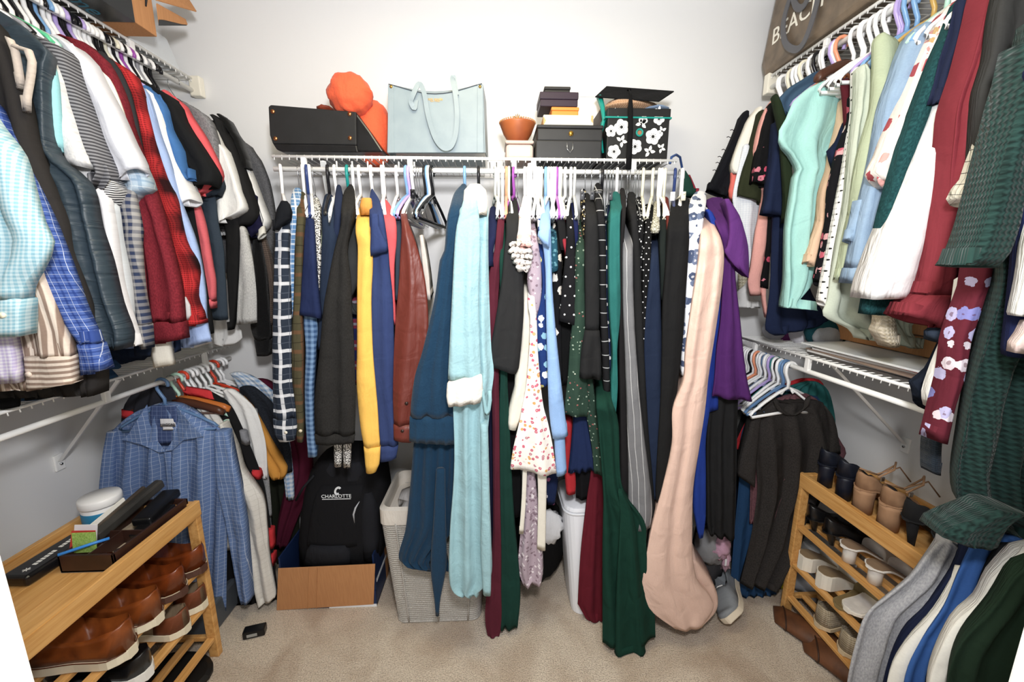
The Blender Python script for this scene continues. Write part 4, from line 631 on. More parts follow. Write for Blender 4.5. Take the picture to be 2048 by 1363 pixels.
# ================================================================ LEFT LOWER ROD
ls = G('l', 1.40, 'windowpane #6784b8 #b9c8e4 .016', 'blue windowpane dress shirt facing the room with open collar', 'dress_shirt', '812 300 365/822 272 392/838 246 418/860 222 446/880 210 458/960 206 461/1060 206 460/(204 1228 458 1226)', 'body', None, .05, fold=1.5, lam=.08, body=False,
  extra=(('sleeve', '866 208 240/920 199 236/1000 192 233/1100 189 230/1190 190 226', None, -.01, .05, 1), ('sleeve', '866 424 461/920 426 473/978 431 486/1050 447 496/1106 457 500/1180 470 505/(478 1213 506 1206)', None, -.02, .05, 1.4),
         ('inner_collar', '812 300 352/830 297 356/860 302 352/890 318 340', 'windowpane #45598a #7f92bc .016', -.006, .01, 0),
         ('placket', '905 326 342/1000 334 350/1100 338 354', None, -.012, .01, 0), ('size_label', '845 320 351/853 320 351', 'plain #efeef2', -.014, .002, 0), ('size_label', '857 325 347/860 325 347', 'plain #efeef2', -.014, .002, 0)), buttons=((332, 912, '#d8dce4'), (341, 968, '#d8dce4')))
for pts in ([(293, 809), (274, 840), (256, 868), (242, 879), (283, 889), (318, 905), (329, 903), (312, 880), (297, 845)], [(352, 811), (380, 845), (407, 873), (366, 880), (345, 900), (329, 903), (345, 880), (357, 845)]):
    a = [atY(x, y, 1.380 if 0 < i < len(pts)-2 else 1.392) for i, (x, y) in enumerate(pts)]; m = MB(); m.loft([a, [q+Vector((0, .005, 0)) for q in a]]); part('collar', m, cloth('windowpane #6784b8 #b9c8e4 .016'), ls, bevel=.0015)
text('lettering', 'HAGGAR', plain('dark_print', '#30303a', .8), ls, atY(335.5, 849, 1.3855), (math.pi/2, 0, 0), .0125, .0002)
hanger(RODL, 1.405, .03, 'plastic', 'slate', 'dusty blue plastic hanger holding the blue dress shirt in front', 'hangers on the left lower rod', RODZ['l'])
G('l', 1.43, 'plain #2f3038', 'charcoal sports jacket with red stripe behind the dress shirt', 'sports_jacket', '776 270 345/790 258 352/810 244 356/832 238 356/860 236 350', 'body', 'wood darkwood', .03, fold=1, body=False, extra=(('stripe', '(238 826 280 834)/(238 835 280 842)', 'plain #d8222c', -.006, .03, 0),))
G('l', 1.45, 'windowpane #e6e2da #d2cdc4 .02', 'cream checked dress shirt with long sleeve', 'checked_shirt', '812 388 410/820 390 428/845 400 447/877 404 467/946 404 488/1014 404 500/1100 404 503', 'body', 'wood wood', .03, body=False, extra=(('sleeve', '850 438 452/900 445 476/946 455 491/1000 470 529/1060 480 537/1129 498 542/1185 506 553/(514 1216 554 1200)', None, -.02, .05, 1.6),))
G('l', 1.485, 'plain #1b1b1d', 'black sports jersey with red bands down the arm', 'jersey', '782 360 415/800 380 448/813 380 465/859 380 488/946 380 523/1014 380 538/1129 400 551/1200 430 559/(470 1240 562 1236)', 'body', 'white', .035, body=False,
  extra=(('stripe', '(500 944 523 950)/(502 954 525 960)', 'plain #d8222c', -.008, .04, 0), ('stripe', '1062 526 549/1098 530 551', 'plain #d8222c', -.008, .04, 0), ('stripe', '1112 538 551/1132 540 552', 'plain #d8222c', -.008, .04, 0), ('chest_panel', '(476 862 494 866)/(480 886 500 892)', 'plain #8b8d94', -.008, .03, 0), ('neckband', '(360 782 420 790)/(366 788 430 800)', 'plain #d8222c', -.012, .02, 0)))
G('l', 1.515, 'plain #f1f1f0', 'white tee behind the black jersey', 'tee', '782 440 470/795 445 488/820 450 512/860 460 526/900 470 534/960 480 536', 'sleeve', 'white', .03, body=False)
G('l', 1.54, 'heather #a9a9aa #8f8f92', 'grey heather shirt sleeve right of the jersey', 'shirt', '820 480 515/870 480 526/920 490 535/1000 505 543/1036 518 545', 'sleeve', 'white', .03, body=False)
G('l', 1.565, 'plain #e39a22', 'mustard yellow tee with open sleeve', 'yellow_tee', '798 465 488/808 470 500/822 474 514/859 490 534/900 505 556/(528 944 578 937)/(540 960 572 958)', 'sleeve', 'white', .05, body=False)
G('l', 1.595, 'heather #2c313a #20242c', 'dark denim jacket beside the mustard tee', 'denim_jacket', '776 475 510/790 478 530/812 490 550/850 505 566/900 530 582/945 545 586', 'sleeve', 'white', .03, body=False)
G('l', 1.625, 'gingham #8db2dc #eef4fb .02', 'light blue gingham shirt deep in the left corner', 'checked_shirt', '748 455 492/756 462 512/770 470 532/800 485 562/860 520 577/940 560 587/1000 570 590', 'sleeve', 'mint', .03, body=False)
G('l', 1.655, 'plain #5c1530', 'maroon long sleeve shirt in the left corner', 'maroon_shirt', '762 500 535/775 505 560/800 510 592/880 556 622/940 572 628/1000 562 614/1050 552 594/(549 1092 576 1099)', 'sleeve', 'red', .04, body=False)
G('l', 1.70, 'plain #23261c', 'dark olive trousers in the left corner', 'olive_pants', '900 528 600/1000 538 600/1100 545 600/1125 550 600', 'leg', None, .03, body=False)
for i, (yy, cc) in enumerate(((1.47, 'mint'), (1.50, 'red'), (1.53, 'white'), (1.55, 'white'), (1.58, 'white'), (1.61, 'white'), (1.64, 'white'), (1.70, 'white'), (1.72, 'white'))):
    hanger(RODL, yy, random.Random(i+70).uniform(-.15, .15), 'plastic', cc, cc+' plastic hanger packed on the left lower rod', 'spare hangers on the left lower rod', RODZ['l'])
# ================================================================ RIGHT LOWER ROD
G('r', 1.37, 'heather #3a3634 #2d2a29', 'charcoal tee facing the room with round neckline', 'charcoal_tee', '(1546 800 1556 806)/(1530 812 1640 802)/(1512 828 1655 815)/840 1505 1668/900 1504 1678/975 1510 1660/1048 1502 1625/1100 1492 1605/(1475 1172 1565 1182)', 'body', 'white', .05, fold=1.6, lam=.07, body=False,
  extra=(('sleeve', '(1508 828 1532 826)/835 1500 1526/880 1487 1521/920 1476 1517/(1471 955 1513 977)', None, -.012, .05, .6), ('sleeve', '(1640 812 1656 818)/835 1648 1670/870 1654 1679/(1650 914 1686 908)', None, -.008, .05, .6), ('neckband', '(1546 802 1552 806)/(1556 822 1578 828)/(1580 832 1598 829)/(1606 818 1622 806)', None, -.014, .012, 0)))
G('r', 1.40, 'heather #7c4f55 #65424a', 'mauve heather tee behind the charcoal tee', 'mauve_tee', '(1558 796 1618 788)/(1530 812 1645 806)/850 1500 1664/880 1494 1684/920 1498 1692/980 1500 1600/1050 1498 1560', 'body', 'blue', .025, body=False)
G('r', 1.425, 'plain #1f466f', 'steel blue tee with longer hem', 'blue_tee', '794 1540 1640/812 1515 1650/840 1494 1655/880 1480 1645/960 1477 1600/1050 1469 1590/1150 1461 1560/1195 1458 1556', 'body', 'black', .03, fold=.6, body=False)
G('r', 1.45, 'plain #1e6463', 'teal tee showing at the right shoulder', 'teal_tee', '766 1600 1642/776 1570 1656/795 1550 1666/840 1520 1675/872 1520 1673', 'body', 'teal', .02, body=False)
G('r', 1.475, 'plain #c01722', 'bright red tee', 'red_tee', '760 1590 1642/768 1570 1650/780 1545 1653/800 1522 1650/835 1496 1640/885 1472 1600/900 1474 1500', 'body', 'white', .02, body=False)
G('r', 1.50, 'plain #151516', 'black tee left of the red tee', 'tee', '775 1515 1600/795 1498 1600/825 1486 1600/870 1472 1580/930 1470 1500', 'body', 'slate', .02, body=False)
G('r', 1.525, 'heather #5a5a58 #484846', 'grey heather tee deep in the right corner', 'grey_tee', '775 1495 1580/800 1482 1580/830 1474 1560/880 1470 1500', 'body', 'slate', .02, body=False)
G('r', 1.56, 'plain #16243e', 'dark navy joggers deep in the right corner', 'jogger_pants', '880 1466 1540/1000 1462 1540/1120 1460 1550/1190 1462 1545/1203 1468 1540', 'leg', 'white', .04, body=False)
for i, (yy, cc) in enumerate(((1.385, 'white'), (1.41, 'slate'), (1.438, 'white'), (1.463, 'white'), (1.488, 'lilac'), (1.513, 'white'), (1.54, 'white'), (1.552, 'white'), (1.575, 'peach'), (1.59, 'white'), (1.605, 'black'), (1.62, 'white'), (1.635, 'white'), (1.65, 'white'), (1.665, 'white'))):
    hanger(RODR, yy, .35+random.Random(i+90).uniform(-.08, .08), 'plastic', cc, cc+' plastic hanger bunched on the right lower rod', 'spare hangers on the right lower rod', RODZ['r'])
# clothes on the near end of the right lower row (bottom right corner of the photo)
WB = 'piled at the bottom right corner'
for Yn, ms, sh, nm, rw in ((.74, 'heather #b3b3b6 #9a9a9f', 'pale grey heather sweatshirt leftmost', 'sweatshirt', '(1880 1084 1905 1084)/1100 1864 1950/1130 1840 1955/1165 1812 1950/1200 1770 1930/1238 1727 1910/1300 1706 1890/1363 1692 1870/1460 1680 1860'),
  (.715, 'plain #1c2440', 'narrow navy hoodie right of the pale grey one', 'hoodie', '1088 1926 1960/1110 1916 1990/1151 1898 1990/1217 1853 1960/1279 1797 1920/1363 1764 1890/1460 1750 1880'),
  (.69, 'plain #e9e6dc', 'cream sweatshirt between navy and blue', 'sweatshirt', '1150 1918 1950/1172 1907 1960/1234 1866 1950/1300 1804 1930/1363 1772 1900/1460 1760 1890'),
  (.665, 'plain #2f5fa6', 'bright blue sweatshirt with round shoulder', 'sweatshirt', '1084 1958 2060/1092 1944 2070/1106 1936 2075/1163 1908 2060/1230 1879 2040/1296 1834 2010/1363 1805 1990/1460 1795 1980'),
  (.64, 'plain #1e1f22', 'black jacket between blue and cream', 'jacket', '1104 1995 2090/1120 1984 2090/1160 1962 2070/1220 1938 2050/1290 1898 2010/1363 1850 1970/1460 1840 1960'),
  (.60, 'plain #efece2', 'thick cream fleece jacket', 'fleece_jacket', '1110 2040 2200/1116 2020 2200/1128 2006 2200/1168 1966 2200/1221 1937 2180/1267 1888 2150/1363 1846 2100/1460 1835 2090'),
  (.56, 'plain #203526', 'dark green sweatshirt nearest the door', 'green_sweatshirt', '1140 2046 2200/1150 2026 2200/1168 2008 2200/1225 1970 2200/1296 1908 2200/1363 1880 2200/1460 1868 2200')):
    G('R', Yn, ms, sh, nm, rw, 'sleeve', None, .03 if Yn > .62 else .045, fold=.9, body=False, where=WB)
# ================================================================ bamboo shoe racks
t = NT('bamboo', .42, 0, .4); ob = t.obj(); st = t.scale(ob, (14, 1.1, 14)); n = t.noise(st, 5, 4, .4); n2 = t.noise(t.scale(ob, (60, 2, 60)), 4, 2)
c = t.mix(t.step(n, .35, .65), lin('#d9a767'), lin('#c18a4a')); c = t.mix(t.m_('MULTIPLY', t.step(n2, .4, .7), .3), c, lin('#e6bd82')); t.col(c); t.bump(n2, .05, .001)
BAMB = t.m
def rack(xf, xb, y0, y1, tiers, label):
    s = 1 if xb > xf else -1; root = empty('shoe_rack', ((xf+xb)/2, (y0+y1)/2, 0), label, 'shoe rack')
    def bx(name, x0, ya, z0, x1, yb, z1, bv=.0025):
        return part(name, MB().box((min(x0, x1), min(ya, yb), z0), (max(x0, x1), max(ya, yb), z1)), BAMB, root, bevel=bv)
    H = .612
    for y in (y0, y1-.022):
        bx('leg', xf, y, 0, xf+s*.034, y+.022, H-.05); bx('leg', xb, y, 0, xb-s*.034, y+.022, H-.05)
        bx('end_rail', xf, y, H-.05, xb, y+.022, H)
        for z in tiers: bx('cross_bar', xf+s*.012, y+.004, z-.022, xb-s*.012, y+.020, z-.004)
    bx('front_rim', xf-s*.002, y0-.002, H-.052, xf+s*.016, y1+.002, H+.002); bx('back_rim', xb+s*.002, y0-.002, H-.052, xb-s*.016, y1+.002, H+.002)
    n = 3
    for i in range(n):
        a = xf+s*(.017+(abs(xb-xf)-.034)*i/n); b = xf+s*(.0165+(abs(xb-xf)-.034)*(i+1)/n); bx('top_board', a, y0+.022, H-.047, b, y1-.022, H-.034, .0008)
    for z in tiers:
        W = abs(xb-xf)
        for i in range(5):
            a = xf+s*(.004+(W-.036)*i/4); bx('slat', a, y0+.023, z-.014, a+s*.026, y1-.023, z)
    return root
rack(-1.015, -1.335, .60, 1.275, (.375, .232, .085), 'bamboo shoe rack with tray top against the left wall')
rack(1.172, 1.455, .66, 1.372, (.398, .232, .082), 'bamboo shoe rack against the right wall under the green cardigan')
# ================================================================ shoes
def shoe(name, label, heel, ang, L, W, kind, ums, sole, hh=0.0, st=.012, inner='#2a2320', group=None, z=0, ch=.062, trim=None, laces=None, hw=.016, tilt=0, welt=None, hm=None, cat='shoe'):
    """local frame: heel at 0, toe along +x. kind: closed / pump / mule / wedge / flat"""
    root = empty(name, (heel[0], heel[1], z), label, cat, group)
    root.rotation_euler = (0, 0, ang)
    if tilt: root.rotation_euler = (tilt, 0, ang)
    ca = lambda x: x
    def hgt(s):     # underside height of the sole
        if hh == 0: return 0.003*smooth01((s-.8)/.2)*4
        return hh*(1-smooth01((s-.12)/.58)) + .008*smooth01((s-.85)/.15)
    def hwid(s):
        a = W*(.36+.0*s) if s < .3 else W*(.36+.14*smooth01((s-.3)/.38))
        if s < .12: a *= (1-((.12-s)/.12)**2.4*.75)
        if s > .74: a *= (1-((s-.74)/.26)**2.3)**.5 if s < 1 else 0
        return max(a, .002)
    S = [0, .012, .035, .08, .14, .2, .27, .34, .42, .5, .58, .66, .74, .81, .87, .92, .96, .985, 1]
    def cen(s): return .05*W*math.sin(math.pi*s)
    def outline(s, grow, z): w_ = hwid(s)+grow; return w_, z
    mb = MB(); rings = []
    for s in S:
        w_ = hwid(s)+.003; z0 = hgt(s); x = s*L+(-.004 if s == 0 else .004 if s == 1 else 0); zb = 0 if kind == 'wedge' else z0
        q = min(w_, .004)
        rings.append([(x, cen(s)+y, zz) for y, zz in ((-w_+q, zb), (w_-q, zb), (w_, zb+.003), (w_, z0+st), (w_-q, z0+st+.001), (-w_+q, z0+st+.001), (-w_, z0+st), (-w_, zb+.003))])
    mb.loft(rings); mb.build('sole', sole, root, smooth=False)
    if hh and kind != 'wedge':
        hb = MB(); rr = []
        for f in (0, .15, .45, 1):
            k = 1.5-.75*f if hw < .014 else 1.15-.2*f+.12*(f == 1); cx = .022+.012*f if hw < .014 else .028; zz = hh*(1-f)+.001
            rr.append([(cx+hw*k*1.05*math.cos(a), hw*k*math.sin(a)*1.05, zz) for a in [2*math.pi*j/14 for j in range(14)]])
        hb.loft(rr); hb.build('heel', hm or sole, root, smooth=True)
    # insole
    ib = MB(); rr = []
    for s in S[1:-1]:
        w_ = hwid(s)*.93; z0 = hgt(s)+st; rr.append([(s*L, cen(s)-w_, z0), (s*L, cen(s)+w_, z0), (s*L, cen(s)+w_, z0+.004), (s*L, cen(s)-w_, z0+.004)])
    ib.loft(rr); ib.build('insole', plain('insole', inner, .7, var=.1), root)
    def upper(s0, s1, topf, openf, mat, nm, grow=.0):
        K = 17; rr = []; SS = [s for s in S if s0 < s < s1]; SS = [s0]+SS+[s1]
        if len(SS) < 6: SS = [s0+(s1-s0)*i/7 for i in range(8)]
        for s in SS:
            w_ = hwid(s)+grow; zb = hgt(s)+st-.002; top = topf(s); o = openf(s); ring = []; th = .0035
            for k in range(K):
                a = math.pi*k/(K-1); yy = -math.cos(a); cc = math.copysign(abs(yy)**.75, yy); arch = math.sin(a)**(.2 if s < .1 else .55)
                zc = zb+top*arch
                if o > 0:      # open region: walls lean in, the middle is left open (double wall)
                    lim = 4
                    if k <= lim: f = k/lim; py, pz = -w_*(1-.14*f), zb+top*f
                    elif k >= K-1-lim: f = (K-1-k)/lim; py, pz = w_*(1-.14*f), zb+top*f
                    else:
                        f = (k-lim)/(K-1-2*lim); m_ = abs(2*f-1); py = -(w_*.86-th)*(1-2*f)/1.0*(1 if m_ > .3 else 1); pz = zb+.004+(top-.004)*(m_**6 if 0 < f < 1 else 1)
                    yy2 = cc*w_; py = yy2*(1-o)+py*o; pz = zc*(1-o)+pz*o
                else: py, pz = cc*w_, zc
                ring.append((s*L, cen(s)+py, pz))
            ring += [(s*L, cen(s)+w_*.6, zb), (s*L, cen(s)-w_*.6, zb)]
            rr.append(ring)
        m = MB(); m.loft(rr); m.build(nm, mat, root, smooth=True)
    if kind in ('closed', 'slip'):
        upper(0.0, .998, lambda s: (ch*(1-.28*smooth01(s/.3)) if s < .42 else ch*(.72+.22*smooth01((s-.42)/.12)) if s < .56 else ch*.94*(1-.62*smooth01((s-.56)/.34)) if s < .93 else ch*.36*(1-((s-.93)/.07)**2*.5)), lambda s: smooth01((s-.03)/.045) if s < .42 else max(0, 1-(s-.42)/.08), ums, 'upper')
        if trim: upper(0.0, .26, lambda s: ch*(1.02-.28*smooth01(s/.3)), lambda s: smooth01((s-.03)/.045), trim, 'heel_collar', .0012)
    if kind in ('pump', 'flat'):
        upper(0.0, .998, lambda s: (ch*(1-.45*smooth01(s/.32)) if s < .5 else ch*(.55+.12*smooth01((s-.55)/.12)) if s < .7 else ch*.67*(1-.55*smooth01((s-.72)/.25))), lambda s: smooth01((s-.03)/.045) if s < .62 else max(0, 1-(s-.62)/.08), ums, 'upper')
    if kind in ('mule', 'wedge'): upper(.55, .88, lambda s: .048-.02*smooth01((s-.6)/.3), lambda s: 0, ums, 'strap', .002)
    if welt:
        for sg in (-1, 1):
            m = MB(); m.tube([(s*L, cen(s)+sg*(hwid(s)+.0032), hgt(s)+st+.001) for s in S], .0014, 5); m.build('welt', welt, root, smooth=True)
    if laces:
        for j in range(4):
            s = .50+.055*j; m = MB(); w_ = hwid(s)*.42; zz = hgt(s)+st+ch*(.90-.13*j); m.tube([(s*L, cen(s)-w_, zz-.004), (s*L+.006, cen(s), zz+.003), (s*L, cen(s)+w_, zz-.004)], .0022, 6); m.build('lace', laces, root, smooth=True)
    return root
def leather(name, c1, c2, rough=.3):
    t = NT(name, rough, 0, .5); n = t.noise(t.obj(), 18, 3, .4); t.col(t.mix(t.step(n, .35, .7), lin(c1), lin(c2))); t.bump(t.noise(t.obj(), 160, 2), .08, .001); return t.m
TAN = leather('cognac_leather', '#8c4a20', '#5e2b13'); CHEST = leather('chestnut_leather', '#7c3a18', '#48200f', .2); BLK = leather('black_leather', '#17171a', '#0d0d0f', .3)
CREAM = plain('cream_rubber', '#e6dcc4', .6); DSOLE = plain('dark_brown_sole', '#54382e', .6); WHT = plain('white_rubber', '#f0efeb', .5); BSOLE = plain('black_sole', '#141414', .5)
KH = cloth('plain #a58c6c'); SUEDE = leather('taupe_suede', '#a98465', '#8d6b4f', .85); WHL = leather('white_leather', '#eceae6', '#dcd8d2', .35); BSU = leather('black_suede', '#15161a', '#0e0e10', .95); NVS = leather('navy_satin', '#171c2b', '#0f1420', .5)
PI = math.pi
shoe('dress_shoe', 'chestnut brown leather shoe at the far end of the left rack', (-.998, 1.228), PI-.12, .30, .106, 'closed', CHEST, DSOLE, st=.024, inner='#22384e', z=.377, ch=.078, group='brown shoes on the left rack', welt=plain('white_stitch', '#c9b8a0', .8))
shoe('dress_shoe', 'chestnut brown leather shoe second from the far end of the left rack', (-.990, 1.130), PI-.10, .30, .104, 'closed', CHEST, DSOLE, st=.024, inner='#22384e', z=.377, ch=.078, group='brown shoes on the left rack', welt=plain('white_stitch', '#c9b8a0', .8))
shoe('oxford_shoe', 'cognac brown shoe with cream sole, the farther of the pair on the left rack', (-.985, 1.030), PI-.08, .30, .110, 'closed', TAN, CREAM, st=.026, inner='#30241e', z=.377, ch=.080, group='brown shoes on the left rack', welt=plain('brown_welt', '#5a2c18', .6))
shoe('oxford_shoe', 'cognac brown shoe with cream sole, nearest of the brown shoes on the left rack', (-.975, .930), PI-.05, .30, .112, 'closed', TAN, CREAM, st=.027, inner='#30241e', z=.377, ch=.082, group='brown shoes on the left rack', welt=plain('brown_welt', '#5a2c18', .6))
shoe('slip_on_shoe', 'khaki canvas slip-on with brown collar at the far end of the left rack', (-1.015, 1.228), PI-.1, .28, .10, 'slip', KH, CREAM, st=.024, inner='#1e1c1c', z=.234, ch=.062, group='khaki slip-ons on the left rack', trim=leather('brown_collar', '#7b4226', '#643219', .6))
shoe('slip_on_shoe', 'khaki canvas slip-on with brown collar nearer the door', (-1.005, 1.135), PI-.1, .28, .10, 'slip', KH, CREAM, st=.024, inner='#1e1c1c', z=.234, ch=.062, group='khaki slip-ons on the left rack', trim=leather('brown_collar', '#7b4226', '#643219', .6))
shoe('sneaker', 'black sneaker with thick white sole under the brown shoes', (-1.005, .99), PI-.1, .29, .105, 'closed', BLK, WHT, st=.030, z=.234, ch=.060, group='black sneakers on the left rack', laces=WHT)
nk = shoe('sneaker', 'black sneaker whose heel carries white lettering', (-1.020, .895), PI+.0, .29, .10, 'closed', BLK, WHT, st=.026, z=.234, ch=.066, group='black sneakers on the left rack', laces=WHT)
tx = text('lettering', 'NIKE', WHT, None, (0, 0, 0), (0, 0, 0), .026, .0004); tx.parent = nk; tx.location = (-.0015, 0, .058); tx.rotation_euler = (PI/2, 0, -PI/2)
shoe('sneaker', 'white sneaker on the lowest shelf of the left rack', (-1.06, .93), PI, .27, .10, 'closed', WHL, WHT, st=.026, z=.087, ch=.06, laces=WHT)
shoe('dress_shoe', 'glossy black shoe at the near end of the left rack', (-.985, .765), PI, .29, .10, 'closed', BLK, BSOLE, st=.02, z=.377, ch=.07)
fm = MB().loft([[(-1.14+rx*math.cos(a), 1.17+ry*math.sin(a), z) for a in [2*PI*k/24 for k in range(24)]] for rx, ry, z in ((.14, .085, .002), (.15, .095, .008), (.15, .095, .018), (.135, .08, .024))])
tag(fm.build('shoe_sole_insert', BSOLE, smooth=False), 'black slipper lying on the carpet under the left rack', 'slipper')
# ---- top of the left rack
ZT = .579
tr = empty('valet_tray', (-1.13, 1.14, ZT), 'dark brown leather valet tray on the left rack', 'tray')
LBR = leather('dark_brown_leather', '#3b231c', '#2c1914', .45); FELT = cloth('plain #b8a68f')
X0, X1, Y0, Y1, h = -1.185, -1.040, .995, 1.262, .052
part('tray_base', MB().box((X0, Y0, ZT), (X1, Y1, ZT+.006)), FELT, tr)
for a, b in (((X0, Y0), (X1, Y0+.007)), ((X0, Y1-.007), (X1, Y1)), ((X0, Y0), (X0+.007, Y1)), ((X1-.007, Y0), (X1, Y1))): part('tray_wall', MB().box((a[0], a[1], ZT), (b[0], b[1], ZT+h)), LBR, tr, bevel=.0015)
for a, b in (((X0+.007, 1.105), (X1-.007, 1.109)), ((-1.118, Y0+.007), (-1.114, 1.105))): part('divider', MB().box((a[0], a[1], ZT+.006), (b[0], b[1], ZT+h-.006)), LBR, tr)
def loose(name, mb, mat, label, cat, group=None, **k):
    o = mb.build(name, mat, None, **k); tag(o, label, cat, group); return o
def rbox(c, sx, sy, sz, rz=0, rx=0, ry=0):
    from mathutils import Euler
    M = Euler((rx, ry, rz)).to_matrix(); m = MB(); vs = []
    for z in (-1, 1):
        for x, y in ((-1, -1), (1, -1), (1, 1), (-1, 1)): vs.append(Vector(c)+M@Vector((x*sx/2, y*sy/2, z*sz/2)))
    return m.hexa(vs)
loose('eyeglass_case', rbox((-1.10, 1.215, ZT+.052), .055, .15, .030, .12, .10), BLK, 'black zip case lying on top of the valet tray', 'case', bevel=.009, seg=3)
loose('wallet', rbox((-1.078, 1.170, ZT+.032), .05, .13, .022, .05, .12), BLK, 'black leather wallet in the valet tray', 'wallet', bevel=.006, seg=3)
loose('eyeglass_case', rbox((-1.155, 1.185, ZT+.070), .028, .22, .030, -.10, .22), leather('grey_leather', '#3a3836', '#2b2a29', .5), 'long grey case leaning across the valet tray', 'case', bevel=.006)
loose('wallet', rbox((-1.172, 1.16, ZT+.060), .012, .20, .045, -.08, .25), leather('brown_grey_leather', '#4a4038', '#332d28', .5), 'thin brown case standing beside the grey one', 'case', bevel=.003)
loose('receipt', rbox((-1.182, 1.13, ZT+.062), .004, .14, .05, -.05, .2), plain('paper', '#f1efe9', .8), 'white envelope standing in the valet tray', 'envelope')
loose('gift_card', rbox((-1.150, 1.035, ZT+.062), .052, .002, .064, .25, .08, .15), cloth('heather #b7d86a #8fbf3c'), 'green gift card standing in the tray', 'card')
loose('gift_card', rbox((-1.165, 1.045, ZT+.062), .05, .002, .06, .35, .05, .25), plain('red_card', '#c9453a', .5), 'red and white card behind the green card', 'card')
loose('gift_card', rbox((-1.172, 1.062, ZT+.066), .05, .002, .066, .3, .05, .2), plain('white_card', '#eeeef2', .5), 'white paper card behind the red card', 'card')
pn = MB().tube([(-1.178, .992, ZT+.058), (-1.13, 1.035, ZT+.058), (-1.105, 1.058, ZT+.057)], .0042, 8); loose('pen', pn, plain('blue_pen', '#3b86d8', .4), 'blue and white pen across the tray corner', 'pen', smooth=True)
R2 = random.Random(5)
for i in range(9):
    cx, cy = -1.085+R2.uniform(-.02, .022), 1.05+R2.uniform(-.035, .03); loose('coin', MB().lathe([(0, 0), (.010, 0), (.010, .0018), (0, .0018)], 14, (cx, cy, ZT+.007+.002*i)), plain('coin_silver' if i % 3 else 'coin_copper', '#b8b2a4' if i % 3 else '#a8673c', .3, 1), 'coin lying in the front compartment of the tray', 'coin', 'coins in the valet tray')
jr = empty('cream_jar', (-1.262, 1.205, ZT-.001), 'white plastic jar with blue label on the left rack', 'jar')
part('jar_body', MB().lathe([(0, 0), (.046, 0), (.048, .01), (.048, .075), (.044, .08), (0, .08)], 32, tuple(jr.location)), plain('white_plastic', '#f0f0f2', .35), jr, smooth=True)
part('jar_label', MB().lathe([(.0484, .018), (.0488, .02), (.0488, .062), (.0484, .064)], 32, tuple(jr.location)), plain('blue_label', '#2f86b4', .5), jr, smooth=True)
part('jar_lid', MB().lathe([(0, .078), (.050, .078), (.052, .082), (.052, .100), (.049, .106), (0, .107)], 32, tuple(jr.location)), plain('white_plastic', '#f0f0f2', .35), jr, smooth=True)
kc = loose('zip_case', rbox((-1.248, 1.035, ZT+.016), .075, .175, .030, -.05), BLK, 'flat black zip case with white lettering on the rack', 'case', bevel=.009, seg=3)
for k in range(12):      # white block lettering, too blurred in the photo to read
    if k == 6: continue
    y_ = .995+.0098*k; part_ = rbox((-1.246-.05*(y_-1.03), y_, ZT+.0314), .011, .0068, .0006, -.05); part_.build('lettering', WHT, kc)
for a_ in (0, PI/3, 2*PI/3): rbox((-1.244, .974, ZT+.0314), .016, .0022, .0006, a_+.3).build('emblem', WHT, kc)
# ================================================================ right rack shoes
shoe('heeled_shoe', 'navy velvet block heel shoe at the far end of the right rack top', (1.215, 1.330), .10, .24, .082, 'closed', NVS, NVS, hh=.085, st=.006, z=.580, ch=.060, hw=.021, group='dark blue heels', hm=NVS)
shoe('heeled_shoe', 'navy velvet block heel shoe with jewelled strap beside the tan sandals', (1.212, 1.245), .10, .24, .082, 'closed', NVS, NVS, hh=.085, st=.006, z=.580, ch=.060, hw=.021, group='dark blue heels', hm=NVS)
for i, y in enumerate((1.170, 1.080)):
    s = shoe('heeled_sandal', 'taupe suede block heel sandal with thin straps, '+('farther' if i == 0 else 'nearer')+' of the pair on the right rack', (1.212, y), .10, .24, .085, 'pump', SUEDE, SUEDE, hh=.082, st=.006, z=.580, ch=.058, hw=.025, group='taupe sandals on the right rack', hm=SUEDE)
    m = MB(); m.tube([(.03, -.03, .14), (.08, -.035, .165), (.13, 0, .17), (.17, .03, .14), (.13, .045, .10), (.08, .03, .12), (.03, .03, .14)], .003, 6); m.tube([(.09, .02, .12), (.15, .0, .15), (.19, -.01, .10)], .0025, 6); m.build('strap', SUEDE, s, smooth=True)
    MB().box((.035, -.037, .128), (.049, -.032, .142)).build('buckle', METAL, s, bevel=.001)
for i, y in enumerate((1.0, .915)):
    shoe('pump', 'black suede pump with stiletto heel, '+('farther' if i == 0 else 'nearer')+' one on the right rack top', (1.200, y), .08, .24, .082, 'pump', BSU, BSU, hh=.085, st=.005, z=.580, ch=.062, hw=.010, group='black suede pumps', hm=BSU)
for i, y in enumerate((1.315, 1.235)):
    shoe('pump', 'glossy black patent pump on the second shelf, '+('farther' if i == 0 else 'nearer')+' of two', (1.185, y), .10, .235, .078, 'pump', BLK, BLK, hh=.052, st=.005, z=.399, ch=.055, hw=.010, group='patent pumps', hm=BLK)
for i, y in enumerate((1.155, 1.060)):
    shoe('heeled_mule', 'white heeled sandal with brown insole, '+('farther' if i == 0 else 'nearer')+' of two on the second shelf', (1.182, y), .12, .235, .080, 'mule', WHL, WHL, hh=.055, st=.006, z=.399, inner='#8b7560', hw=.017, group='white heeled sandals', hm=WHL)
shoe('flat_shoe', 'black ballet flat with pale edge on the second shelf', (1.190, .935), .08, .24, .085, 'flat', BLK, plain('pale_edge', '#d9c3a8', .6), st=.008, z=.399, ch=.035)
for i, y in enumerate((1.318, 1.228)):
    shoe('wedge_sandal', 'cream wedge sandal with worn brown insole, '+('farther' if i == 0 else 'nearer')+' of two on the third shelf', (1.185, y), .10, .235, .082, 'wedge', WHL, plain('cream_wedge', '#e2ddd2', .5), hh=.052, st=.006, z=.233, inner='#86745c', group='cream wedge sandals')
